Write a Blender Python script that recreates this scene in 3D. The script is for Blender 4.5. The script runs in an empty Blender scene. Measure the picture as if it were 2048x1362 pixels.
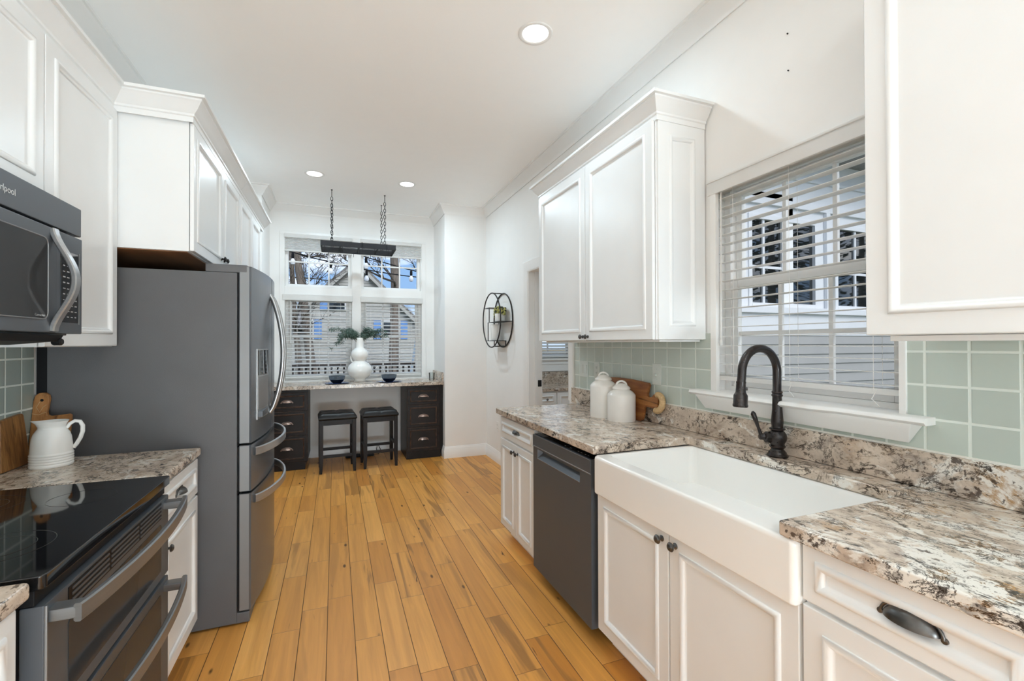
import bpy, bmesh, math, random
from mathutils import Vector, Matrix

# ------------------------------------------------------------------ camera, sky, exposure
SC = bpy.context.scene
COL = SC.collection
PI = math.pi
rnd = random.Random(7)

def mk_camera():
    yaw, pitch, roll = 0.371821312, -6.67430091e-03, -2.89413903e-03
    cy, sy, cp, sp, cr, sr = math.cos(yaw), math.sin(yaw), math.cos(pitch), math.sin(pitch), math.cos(roll), math.sin(roll)
    W = Matrix(((cy, -sy, 0), (0, 0, -1), (sy, cy, 0)))
    P = Matrix(((1, 0, 0), (0, cp, -sp), (0, sp, cp)))
    Q = Matrix(((cr, -sr, 0), (sr, cr, 0), (0, 0, 1)))
    M = Q @ P @ W                      # rows: right, down, forward
    r, d, f = M[0], M[1], M[2]
    R = Matrix(((r[0], -d[0], -f[0]), (r[1], -d[1], -f[1]), (r[2], -d[2], -f[2]))).to_4x4()
    cam = bpy.data.cameras.new('camera')
    cam.sensor_width = 36.0
    cam.lens = 907.786 / 2048 * 36.0
    cam.clip_start = 0.02
    cam.clip_end = 300
    o = bpy.data.objects.new('camera', cam)
    COL.objects.link(o)
    o.matrix_world = Matrix.Translation((0, 0, 1.42)) @ R
    SC.camera = o
mk_camera()

SC.view_settings.view_transform = 'Standard'
SC.view_settings.look = 'None'
SC.view_settings.exposure = -0.10
SC.view_settings.gamma = 1.0
SC.view_settings.use_curve_mapping = False
SC.cycles.max_bounces = 12
SC.cycles.diffuse_bounces = 10
SC.cycles.glossy_bounces = 4
SC.cycles.transparent_max_bounces = 16
SC.cycles.caustics_reflective = False
SC.cycles.caustics_refractive = False
SC.cycles.sample_clamp_indirect = 6.0
SC.cycles.use_denoising = True

def lin(h):
    h = h.lstrip('#')
    v = [int(h[i:i + 2], 16) / 255 for i in (0, 2, 4)]
    return tuple((c / 12.92 if c <= .04045 else ((c + .055) / 1.055) ** 2.4) for c in v) + (1.0,)

class NT:
    """small helper around a node tree"""
    def __init__(s, tree):
        s.t = tree; s.n = tree.nodes; s.l = tree.links
    def new(s, typ, **kw):
        n = s.n.new(typ)
        for k, v in kw.items(): setattr(n, k, v)
        return n
    def put(s, sock, v):
        if isinstance(v, bpy.types.NodeSocket): s.l.new(v, sock)
        elif v is not None: sock.default_value = v
    def math(s, op, a, b=None, c=None, clamp=False):
        n = s.new('ShaderNodeMath', operation=op, use_clamp=clamp)
        s.put(n.inputs[0], a)
        if b is not None: s.put(n.inputs[1], b)
        if c is not None: s.put(n.inputs[2], c)
        return n.outputs[0]
    def vec(s, x, y, z):
        n = s.new('ShaderNodeCombineXYZ')
        for i, v in enumerate((x, y, z)): s.put(n.inputs[i], v)
        return n.outputs[0]
    def sep(s, v):
        n = s.new('ShaderNodeSeparateXYZ'); s.put(n.inputs[0], v)
        return n.outputs
    def vmul(s, v, k):
        n = s.new('ShaderNodeVectorMath', operation='MULTIPLY'); s.put(n.inputs[0], v); n.inputs[1].default_value = k
        return n.outputs[0]
    def noise(s, v, scale, detail=3, rough=.5, dist=0.0, dims='3D'):
        n = s.new('ShaderNodeTexNoise', noise_dimensions=dims)
        if v is not None: s.put(n.inputs['Vector'], v)
        n.inputs['Scale'].default_value = scale; n.inputs['Detail'].default_value = detail
        n.inputs['Roughness'].default_value = rough; n.inputs['Distortion'].default_value = dist
        return n.outputs[0]
    def white(s, v, dims='3D'):
        n = s.new('ShaderNodeTexWhiteNoise', noise_dimensions=dims)
        s.put(n.inputs['W' if dims == '1D' else 'Vector'], v)
        return n.outputs[0]
    def ramp(s, f, stops, interp='LINEAR'):
        n = s.new('ShaderNodeValToRGB'); n.color_ramp.interpolation = interp
        e = n.color_ramp.elements
        while len(e) < len(stops): e.new(.5)
        for i, (p, c) in enumerate(stops):
            e[i].position = p
            e[i].color = c if isinstance(c, tuple) else (c, c, c, 1)
        s.put(n.inputs[0], f)
        return n.outputs[0]
    def mix(s, f, a, b, typ='MIX'):
        n = s.new('ShaderNodeMix', data_type='RGBA', blend_type=typ)
        s.put(n.inputs[0], f); s.put(n.inputs[6], a); s.put(n.inputs[7], b)
        return n.outputs[2]
    def bump(s, h, strength=.2, dist=.01):
        n = s.new('ShaderNodeBump'); n.inputs['Strength'].default_value = strength; n.inputs['Distance'].default_value = dist
        s.put(n.inputs['Height'], h)
        return n.outputs[0]
    def obj(s):
        return s.new('ShaderNodeTexCoord').outputs['Object']

def mk_world():
    w = bpy.data.worlds.new('sky'); SC.world = w; w.use_nodes = True
    t = NT(w.node_tree)
    bg = w.node_tree.nodes['Background']
    d = t.new('ShaderNodeTexCoord').outputs['Generated']
    x, y, z = t.sep(d)
    zz = t.math('ADD', t.math('MAXIMUM', z, 0.0), .18)
    p = t.vec(t.math('DIVIDE', x, zz), t.math('DIVIDE', y, zz), 0.0)
    c = t.noise(p, 1.1, 6, .55, .3)
    cl = t.ramp(c, [(.49, 0.0), (.64, 1.0)])
    sky = t.ramp(z, [(0.0, (.34, .42, .52, 1)), (.12, (.17, .29, .48, 1)), (.6, (.12, .22, .42, 1))])
    col = t.mix(cl, sky, (1.0, 1.0, 1.0, 1))
    gr = t.math('GREATER_THAN', z, -.01)
    col = t.mix(gr, (.16, .15, .12, 1), col)
    t.put(bg.inputs[0], col)
    bg.inputs[1].default_value = 2.1
mk_world()

def lamp(name, typ, loc, energy, color=(1, 1, 1), **kw):
    l = bpy.data.lights.new(name, typ); l.energy = energy; l.color = color
    rot = kw.pop('rot', None)
    for k, v in kw.items(): setattr(l, k, v)
    o = bpy.data.objects.new(name, l); COL.objects.link(o); o.location = loc
    if rot: o.rotation_euler = rot
    return o
WARM = (.73, .895, 1.0)
# soft hazy sun on the garden, from behind the camera
lamp('sun', 'SUN', (3, -12, 12), 2.6, (1, .98, .95), angle=.7, rot=Vector((.15, -.75, .65)).to_track_quat('Z', 'Y').to_euler())
# fill lamps added outside the made-up glazed doors behind the camera
lamp('garden_door_daylight', 'AREA', (.25, -3.75, 1.3), 25, (.88, .95, 1.0), shape='RECTANGLE', size=2.7, size_y=2.3, rot=(math.radians(104), 0, 0))
lamp('upward_fill_lamp', 'AREA', (1.15, -4.1, .25), 390, (.80, .925, 1.0), shape='RECTANGLE', size=2.7, size_y=1.0, rot=(math.radians(128), 0, 0))  # added uplight that brightens the ceiling
# recessed ceiling lamps with fittings further down, then unseen ones added as fill
CANS_FILL = [(1.035, 2.283), (-.192, 4.975), (.722, 4.949), (.05, 1.75), (.98, -.35), (-.25, -.35), (-.35, -1.9), (.98, -1.9)]
CANS_FILL_W = [8.5, 17, 17, 2.5, 6, 1.5, 9, 9]
for (cx, cyy), pw in zip(CANS_FILL, CANS_FILL_W):
    lamp('can_or_fill_lamp', 'AREA', (cx, cyy, 3.118), pw, WARM, shape='DISK', size=.14)
lamp('pantry_fill', 'AREA', (2.8, 4.6, 2.70), 16, WARM, shape='DISK', size=.3)  # unseen lamp added to light the pantry, has no fitting

# ------------------------------------------------------------------ materials
def pmat(name, color, rough=.5, metal=0.0, spec=.5, var=.04, vscale=6.0, bump=0.0, bscale=200.0, coat=0.0, stretch=None, ior=1.5):
    m = bpy.data.materials.new(name); m.use_nodes = True
    t = NT(m.node_tree); b = m.node_tree.nodes['Principled BSDF']
    c = lin(color) if isinstance(color, str) else color
    o = t.obj()
    if stretch: o = t.vmul(o, stretch)
    n = t.noise(o, vscale, 3)
    lo = tuple(x * (1 - var) for x in c[:3]) + (1,)
    hi = tuple(min(1, x * (1 + var)) for x in c[:3]) + (1,)
    t.put(b.inputs['Base Color'], t.ramp(n, [(.3, lo), (.7, hi)]))
    b.inputs['Roughness'].default_value = rough
    b.inputs['Metallic'].default_value = metal
    b.inputs['IOR'].default_value = ior
    b.inputs['Specular IOR Level'].default_value = spec
    if coat: b.inputs['Coat Weight'].default_value = coat; b.inputs['Coat Roughness'].default_value = .08
    if bump: t.put(b.inputs['Normal'], t.bump(t.noise(o, bscale, 2), bump, .002))
    return m

M = {}
M['wall'] = pmat('wall_paint', (.84, .835, .82, 1), .6, var=.01, bump=.03, bscale=120)
M['ceiling'] = pmat('ceiling_paint', (.955, .955, .945, 1), .75, var=.01)
M['trim'] = pmat('trim_paint', (.83, .825, .81, 1), .35, var=.01)
M['cab'] = pmat('cabinet_paint', (.80, .813, .815, 1), .32, var=.012)
M['blind'] = pmat('blind_slat', (.86, .85, .83, 1), .4, var=.01)
M['shade'] = pmat('shade_fabric', (.88, .87, .86, 1), .8, var=.02, vscale=40)
M['sink'] = pmat('fireclay', (.87, .865, .845, 1), .12, var=.005, coat=.3)
M['ceramic'] = pmat('white_glaze', (.80, .775, .735, 1), .18, var=.02, vscale=15)
M['vasewhite'] = pmat('white_vase_glaze', (.84, .835, .81, 1), .15, var=.01)
M['slate'] = pmat('slate_metal', (.092, .102, .115, 1), .40, metal=.25, spec=.35, var=.04, vscale=3, stretch=(1, 1, .05))
M['slate_light'] = pmat('slate_metal_edge', (.22, .222, .225, 1), .42, metal=.5, var=.03)
M['fridge_side'] = pmat('fridge_side_paint', (.098, .098, .102, 1), .42, var=.05, bump=.25, bscale=380)
M['steel'] = pmat('brushed_steel', (.42, .425, .43, 1), .30, metal=.85, var=.05, vscale=8, stretch=(1, 1, 20))
M['steel_mid'] = pmat('mid_brushed_steel', (.23, .235, .24, 1), .36, metal=.75, var=.05, vscale=8, stretch=(1, 1, 20))
M['steel_dark'] = pmat('dark_brushed_steel', (.14, .152, .168, 1), .27, metal=.5, var=.06, vscale=4, stretch=(12, 12, .2))
M['blackglass'] = pmat('black_glass', (.006, .006, .007, 1), .045, spec=.6, var=.02)
M['smokeglass'] = pmat('smoked_glass', (.040, .041, .043, 1), .09, ior=1.16, var=.02)
M['blackplastic'] = pmat('black_plastic', (.012, .012, .013, 1), .42, ior=1.2, var=.05)
M['bronze'] = pmat('oiled_bronze', (.020, .015, .014, 1), .26, metal=.35, spec=.6, var=.4, vscale=30)
M['copper_edge'] = pmat('rubbed_bronze_edge', (.16, .075, .05, 1), .35, metal=.6, var=.3, vscale=60)
M['gunmetal'] = pmat('gunmetal', (.13, .128, .125, 1), .30, metal=.9, var=.3, vscale=40)
M['brownbronze'] = pmat('brown_bronze', (.36, .26, .22, 1), .3, metal=.85, var=.3, vscale=40)
M['iron'] = pmat('black_iron', (.014, .013, .013, 1), .45, metal=.2, var=.2, vscale=40)
M['rack'] = pmat('rack_enamel', (.009, .008, .009, 1), .6, spec=.25, var=.15, vscale=20)
M['desk'] = pmat('espresso_paint', (.0135, .0095, .0085, 1), .42, spec=.25, var=.35, vscale=9)
M['worn'] = pmat('worn_wood_edge', (.10, .048, .026, 1), .5, var=.8, vscale=22)
M['stoolwood'] = pmat('stool_wood', (.011, .008, .008, 1), .4, spec=.25, var=.3, vscale=8)
M['leather'] = pmat('black_leather', (.008, .0075, .008, 1), .36, spec=.3, var=.2, vscale=14, bump=.1, bscale=260)
M['rawwood'] = pmat('raw_cabinet_underside', (.26, .12, .05, 1), .6, var=.25, vscale=8, stretch=(1, .1, 1))
M['lens'] = None
M['cord'] = pmat('white_cord', (.82, .81, .79, 1), .6)
M['plate'] = pmat('switch_plate', (.62, .66, .62, 1), .3)
M['whiteplate'] = pmat('white_plastic', (.80, .80, .78, 1), .3)
M['blueplate'] = pmat('cobalt_plate', (.02, .045, .16, 1), .12, var=.3, vscale=30)
M['slatebowl'] = pmat('slate_blue_glaze', (.09, .125, .165, 1), .12, var=.12, vscale=30)
M['blackbowl'] = pmat('black_glaze', (.006, .007, .010, 1), .15, var=.1)
M['leaf'] = pmat('dusty_green_leaf', (.055, .095, .07, 1), .5, var=.5, vscale=30)
M['stem'] = pmat('brown_stem', (.06, .05, .03, 1), .6)
M['succulent'] = pmat('yellow_green_leaf', (.40, .38, .12, 1), .5, var=.7, vscale=60)
M['darkleaf'] = pmat('dark_foliage', (.02, .028, .016, 1), .6, var=.5, vscale=60)
M['rattan'] = pmat('rattan_wrap', (.60, .42, .22, 1), .6, var=.2, vscale=60)
M['twine'] = pmat('twine', (.55, .36, .18, 1), .8)
M['cloud_white'] = pmat('bulb_glass', (.85, .87, .9, 1), .2)
M['grout'] = pmat('caulk', (.78, .77, .72, 1), .6)
M['bark'] = pmat('grey_bark', (.20, .165, .135, 1), .9, var=.35, vscale=12, stretch=(3, 3, .5), bump=.5, bscale=20)
M['branch'] = pmat('dark_branch', (.085, .07, .055, 1), .9, var=.3)
M['pine'] = pmat('pine_needles', (.030, .052, .030, 1), .7, var=.6, vscale=5)
M['ext_white'] = pmat('exterior_white', (.72, .73, .75, 1), .45, var=.02)
M['ext_siding'] = pmat('grey_lap_siding', (.36, .355, .345, 1), .6, var=.05, vscale=3)
M['soffit'] = pmat('soffit_vinyl', (.30, .29, .28, 1), .7, var=.2, vscale=120)
M['house_siding'] = pmat('neighbour_siding', (.46, .45, .42, 1), .7, var=.06)
M['shingle'] = pmat('roof_shingle', (.23, .22, .21, 1), .85, var=.35, vscale=9)
M['shutter'] = pmat('blue_shutter', (.16, .32, .66, 1), .5)
M['deckwood'] = pmat('deck_wood', (.085, .072, .062, 1), .9, spec=.1, var=.3, vscale=5)
M['lawn'] = pmat('lawn', (.12, .13, .055, 1), 1.0, spec=0.0, var=.5, vscale=3)
M['concrete'] = pmat('patio', (.42, .41, .39, 1), .9, var=.1)
M['ladder'] = pmat('pale_blue_metal', (.45, .55, .66, 1), .4)
M['badge'] = pmat('silver_badge', (.70, .70, .69, 1), .25, metal=.8)
M['legend'] = pmat('grey_legend_print', (.40, .40, .40, 1), .4)
M['ring'] = pmat('burner_ring_print', (.055, .055, .055, 1), .12)

def emat(name, color, strength):
    m = bpy.data.materials.new(name); m.use_nodes = True
    b = m.node_tree.nodes['Principled BSDF']
    b.inputs['Base Color'].default_value = (.9, .9, .9, 1)
    b.inputs['Emission Color'].default_value = color
    b.inputs['Emission Strength'].default_value = strength
    return m
def translucent(name, color, k):
    m = bpy.data.materials.new(name); m.use_nodes = True
    t = NT(m.node_tree); b = t.n['Principled BSDF']; out = [n for n in t.n if n.type == 'OUTPUT_MATERIAL'][0]
    t.put(b.inputs['Base Color'], t.ramp(t.noise(t.obj(), 30.0), [(.3, tuple(c * .98 for c in color[:3]) + (1,)), (.7, color)])); b.inputs['Roughness'].default_value = .45
    tr = t.new('ShaderNodeBsdfTranslucent'); tr.inputs[0].default_value = color
    mx = t.new('ShaderNodeMixShader'); mx.inputs[0].default_value = k
    t.l.new(b.outputs[0], mx.inputs[1]); t.l.new(tr.outputs[0], mx.inputs[2]); t.l.new(mx.outputs[0], out.inputs[0])
    return m
M['blind'] = translucent('blind_slat', (.87, .865, .85, 1), .3)
M['shade'] = translucent('shade_fabric', (.92, .915, .905, 1), .65)
M['lens'] = emat('lit_lens', (1, .985, .95, 1), 4.0)

def glassmat(name, tint=(1, 1, 1, 1), refl=1.0):
    m = bpy.data.materials.new(name); m.use_nodes = True
    t = NT(m.node_tree); t.n.remove(t.n['Principled BSDF'])
    out = [n for n in t.n if n.type == 'OUTPUT_MATERIAL'][0]
    tr = t.new('ShaderNodeBsdfTransparent'); tr.inputs[0].default_value = tint
    gl = t.new('ShaderNodeBsdfGlossy'); gl.inputs['Roughness'].default_value = .01
    fr = t.new('ShaderNodeFresnel'); fr.inputs[0].default_value = 1.45
    mx = t.new('ShaderNodeMixShader')
    t.put(mx.inputs[0], t.math('MULTIPLY', fr.outputs[0], refl)); t.l.new(tr.outputs[0], mx.inputs[1]); t.l.new(gl.outputs[0], mx.inputs[2])
    t.l.new(mx.outputs[0], out.inputs[0])
    return m
M['pane'] = glassmat('window_pane', (.97, .98, .98, 1), .06)
M['tumbler'] = glassmat('clear_tumbler', (.93, .95, .95, 1), 1.6)

def mirrorpane():
    m = bpy.data.materials.new('dark_reflecting_pane'); m.use_nodes = True
    b = m.node_tree.nodes['Principled BSDF']; t = NT(m.node_tree)
    t.put(b.inputs['Base Color'], t.ramp(t.noise(t.obj(), 2.0), [(.3, (.010, .012, .012, 1)), (.7, (.016, .018, .018, 1))]))
    b.inputs['Roughness'].default_value = .02
    b.inputs['Specular IOR Level'].default_value = 1.0
    b.inputs['IOR'].default_value = 1.6
    return m
M['darkpane'] = mirrorpane()

def floormat():
    m = bpy.data.materials.new('hickory_planks'); m.use_nodes = True
    t = NT(m.node_tree); b = m.node_tree.nodes['Principled BSDF']
    x, y, z = t.sep(t.obj())
    W = .1262
    u = t.math('DIVIDE', t.math('ADD', x, .163), W)
    row = t.math('FLOOR', u); fu = t.math('FRACT', u)
    r1 = t.white(t.math('MULTIPLY', row, 1.37), '1D')
    r2 = t.white(t.math('ADD', t.math('MULTIPLY', row, 2.11), 40.3), '1D')
    L = t.math('ADD', t.math('MULTIPLY', r1, .55), 1.05)
    v = t.math('ADD', t.math('DIVIDE', y, L), t.math('MULTIPLY', r2, 9.0))
    # every second board in a row is cut differently, so joints never line up evenly
    cell = t.math('FLOOR', v); fv0 = t.math('FRACT', v)
    cut = t.math('ADD', .38, t.math('MULTIPLY', t.white(t.vec(row, cell, 3.0)), .34))
    second = t.math('GREATER_THAN', fv0, cut)
    pid = t.vec(row, cell, second)
    r = t.white(pid)
    r_b = t.white(t.vec(t.math('ADD', row, 17.0), cell, second))
    base = t.ramp(r, [(0.0, lin('#c98940')), (.25, lin('#de9f50')), (.55, lin('#d49445')), (.8, lin('#e8ab5c')), (1.0, lin('#c28037'))])
    off = t.math('MULTIPLY', r, 37.0)
    g1 = t.noise(t.vec(t.math('MULTIPLY', x, 26.0), t.math('ADD', t.math('MULTIPLY', y, 1.3), off), off), 1.0, 5, .6, .6)
    col = t.mix(t.ramp(g1, [(.35, .40), (.62, 0.0)]), base, lin('#a06c34'))
    # broad heartwood streaks in some boards only
    g2 = t.noise(t.vec(t.math('MULTIPLY', x, 11.0), t.math('ADD', t.math('MULTIPLY', y, .9), t.math('MULTIPLY', off, 1.7)), off), 1.0, 3, .5, 1.1)
    st = t.math('MULTIPLY', t.ramp(g2, [(.54, 0.0), (.62, 1.0)]), t.ramp(r_b, [(.45, 0.05), (.75, .75)]))
    col = t.mix(st, col, lin('#8d6233'))
    # thin dark cracks and pin knots
    g3 = t.noise(t.vec(t.math('MULTIPLY', x, 30.0), t.math('ADD', t.math('MULTIPLY', y, 3.2), off), off), 1.0, 2, .5, 1.5)
    kn = t.math('MULTIPLY', t.ramp(g3, [(.735, 0.0), (.77, 1.0)]), t.ramp(r_b, [(.2, .3), (.7, .95)]))
    col = t.mix(kn, col, lin('#4c3015'))
    wav = t.new('ShaderNodeTexVoronoi'); wav.inputs['Scale'].default_value = 1.0
    t.put(wav.inputs['Vector'], t.vec(t.math('MULTIPLY', x, 9.0), t.math('ADD', t.math('MULTIPLY', y, 3.4), off), off))
    k2 = t.ramp(wav.outputs['Distance'], [(.055, 1.0), (.10, 0.0)])
    col = t.mix(t.math('MULTIPLY', k2, .85), col, lin('#3f270f'))
    # joints
    e1 = t.math('MULTIPLY', t.math('MINIMUM', fu, t.math('SUBTRACT', 1.0, fu)), W)
    d1 = t.math('MINIMUM', fv0, t.math('SUBTRACT', 1.0, fv0))
    e2 = t.math('MULTIPLY', t.math('MINIMUM', d1, t.math('ABSOLUTE', t.math('SUBTRACT', fv0, cut))), L)
    j1 = t.math('LESS_THAN', e1, .0016)
    j2 = t.math('LESS_THAN', e2, .0012)
    col = t.mix(t.math('MULTIPLY', j1, .9), col, lin('#3a220c'))
    col = t.mix(t.math('MULTIPLY', j2, .7), col, lin('#4e3013'))
    t.put(b.inputs['Base Color'], col)
    b.inputs['Roughness'].default_value = .38
    b.inputs['Specular IOR Level'].default_value = .35
    h = t.math('MULTIPLY', t.ramp(t.math('MULTIPLY', e1, 100.0), [(0.0, 0.0), (.35, 1.0)]), t.ramp(t.math('MULTIPLY', e2, 100.0), [(0.0, .3), (.3, 1.0)]))
    t.put(b.inputs['Normal'], t.bump(h, .35, .003))
    return m
M['floor'] = floormat()

def granitemat(name, white=0.0):
    m = bpy.data.materials.new(name); m.use_nodes = True
    t = NT(m.node_tree); b = m.node_tree.nodes['Principled BSDF']
    o = t.obj()
    mp = t.new('ShaderNodeMapping'); t.put(mp.inputs['Vector'], o)
    mp.inputs['Rotation'].default_value = (0, 0, math.radians(14)); mp.inputs['Scale'].default_value = (1.5, .95, 1.4)
    p = mp.outputs[0]
    x, y, z = t.sep(o)
    base = t.ramp(t.noise(p, 7.0, 5, .65, .3), [(.28, lin('#9a8a7d')), (.46, lin('#c2b2a2')), (.60, lin('#d2c3b3')), (.75, lin('#dcd1c3'))])
    nearw = t.ramp(y, [(.55, 1.0), (1.10, 0.0)]) if white else 0.0
    # white quartz blotches, richest where the slab is palest
    thr = t.noise(p, 8.0, 6, .68, .5)
    t1 = t.math('ADD', thr, t.math('MULTIPLY', nearw, .135)) if white else thr
    wq = t.ramp(t1, [(.57, 0.0), (.63, 1.0)])
    col = t.mix(t.math('MULTIPLY', wq, .9), base, lin('#e6e3dc'))
    # mauve-grey clouds
    gm = t.ramp(t.noise(p, 6.0, 5, .65, .4), [(.57, 0.0), (.67, .65)])
    col = t.mix(gm, col, lin('#8d8078'))
    # rust stains beside the black fissures
    rv = t.noise(p, 5.2, 8, .74, .9)
    rust = t.ramp(rv, [(.462, 0.0), (.490, 1.0), (.510, 1.0), (.540, 0.0)])
    rmask = t.ramp(t.noise(o, 8.0, 4, .65), [(.48, 0.0), (.58, 1.0)])
    rk = t.math('MULTIPLY', rust, rmask)
    k = t.math('ADD', .22, t.math('MULTIPLY', nearw, .75)) if white else .25
    col = t.mix(t.math('MULTIPLY', rk, k), col, lin('#a87c40'))
    fm = t.ramp(t.noise(p, 4.6, 5, .65, .4), [(.38, .15), (.58, 1.0)])
    # short brown-black flecks lying along the grain
    f1 = t.noise(p, 30.0, 5, .66, .3)
    fl = t.ramp(f1, [(.555, 0.0), (.60, 1.0)])
    col = t.mix(t.math('MULTIPLY', t.math('MULTIPLY', fl, fm), .9), col, lin('#4a3d35'))
    # fissures
    fs = t.ramp(rv, [(.482, 0.0), (.493, 1.0), (.507, 1.0), (.518, 0.0)])
    fsm = t.ramp(t.noise(o, 7.0, 5, .65, .5), [(.44, 0.0), (.54, 1.0)])
    col = t.mix(t.math('MULTIPLY', t.math('MULTIPLY', fs, fsm), .95), col, lin('#2a221d'))
    f3 = t.ramp(t.noise(p, 9.5, 8, .74, .5), [(.59, 0.0), (.625, 1.0)])
    col = t.mix(t.math('MULTIPLY', f3, .9), col, lin('#2d241f'))
    # round mineral specks, plain on the upright faces
    f4 = t.ramp(t.noise(o, 95.0, 3, .6), [(.60, 0.0), (.66, .75)])
    f5 = t.ramp(t.noise(o, 6.0, 3, .5), [(.42, .1), (.60, 1.0)])
    col = t.mix(t.math('MULTIPLY', f4, f5), col, lin('#4b3f38'))
    t.put(b.inputs['Base Color'], col)
    b.inputs['Roughness'].default_value = .20
    b.inputs['Specular IOR Level'].default_value = .4
    return m
M['granite'] = granitemat('granite_slab', 1.0)
M['granite2'] = granitemat('granite_slab_plain', 0.0)

def tilemat(name, y0, z0, py, pz, color='#a9b3aa'):
    m = bpy.data.materials.new(name); m.use_nodes = True
    t = NT(m.node_tree); b = m.node_tree.nodes['Principled BSDF']
    x, y, z = t.sep(t.obj())
    u = t.math('DIVIDE', t.math('SUBTRACT', y, y0), py); v = t.math('DIVIDE', t.math('SUBTRACT', z, z0), pz)
    fu = t.math('FRACT', u); fv = t.math('FRACT', v)
    eu = t.math('MULTIPLY', t.math('MINIMUM', fu, t.math('SUBTRACT', 1.0, fu)), py)
    ev = t.math('MULTIPLY', t.math('MINIMUM', fv, t.math('SUBTRACT', 1.0, fv)), pz)
    e = t.math('MINIMUM', eu, ev)
    g = t.math('LESS_THAN', e, .0040)
    r = t.white(t.vec(t.math('FLOOR', u), t.math('FLOOR', v), 0.0))
    c = lin(color)
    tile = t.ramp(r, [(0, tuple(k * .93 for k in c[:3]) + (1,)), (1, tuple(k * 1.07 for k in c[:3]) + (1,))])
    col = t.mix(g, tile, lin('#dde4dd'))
    t.put(b.inputs['Base Color'], col)
    t.put(b.inputs['Roughness'], t.math('ADD', .10, t.math('MULTIPLY', g, .6)))
    h = t.ramp(t.math('MULTIPLY', e, 100.0), [(.25, 0.0), (.55, 1.0)])
    t.put(b.inputs['Normal'], t.bump(h, .5, .0025))
    return m
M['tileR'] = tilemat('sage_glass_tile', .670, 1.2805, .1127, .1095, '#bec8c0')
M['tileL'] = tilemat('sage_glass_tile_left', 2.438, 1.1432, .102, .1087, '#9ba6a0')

def woodmat(name, c1, c2, c3, axis=1, scale=9.0, stripes=0.0, sdir=2):
    m = bpy.data.materials.new(name); m.use_nodes = True
    t = NT(m.node_tree); b = m.node_tree.nodes['Principled BSDF']
    k = [1.0, 1.0, 1.0]; k[axis] = .09
    o = t.obj(); p = t.vmul(o, tuple(k))
    n = t.noise(p, scale * 6, 5, .6, .8)
    col = t.ramp(n, [(.25, lin(c1)), (.5, lin(c2)), (.75, lin(c3))])
    if stripes:
        s = t.sep(o)[sdir]
        cell = t.math('FLOOR', t.math('DIVIDE', s, stripes))
        col = t.mix(t.math('MULTIPLY', t.white(cell, '1D'), .65), col, lin(c1))
    f = t.ramp(t.noise(p, scale * 2.2, 4, .6, 2.0), [(.60, 0.0), (.68, .8)])
    col = t.mix(f, col, lin('#2a160a'))
    t.put(b.inputs['Base Color'], col); b.inputs['Roughness'].default_value = .5
    return m
M['acacia'] = woodmat('acacia_board', '#6b3716', '#96602f', '#b47c42', 1, 6.0, .026, 2)
M['olive'] = woodmat('pale_board', '#7a4d28', '#a5713f', '#b98550', 2, 7.0)
M['weathered'] = woodmat('weathered_board', '#5a3a1e', '#8f6338', '#b5834c', 2, 9.0)

# ------------------------------------------------------------------ mesh helpers
def world_base(o):
    v = Vector((0, 0, 0))
    while o is not None:
        v += o.location; o = o.parent
    return v

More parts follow.
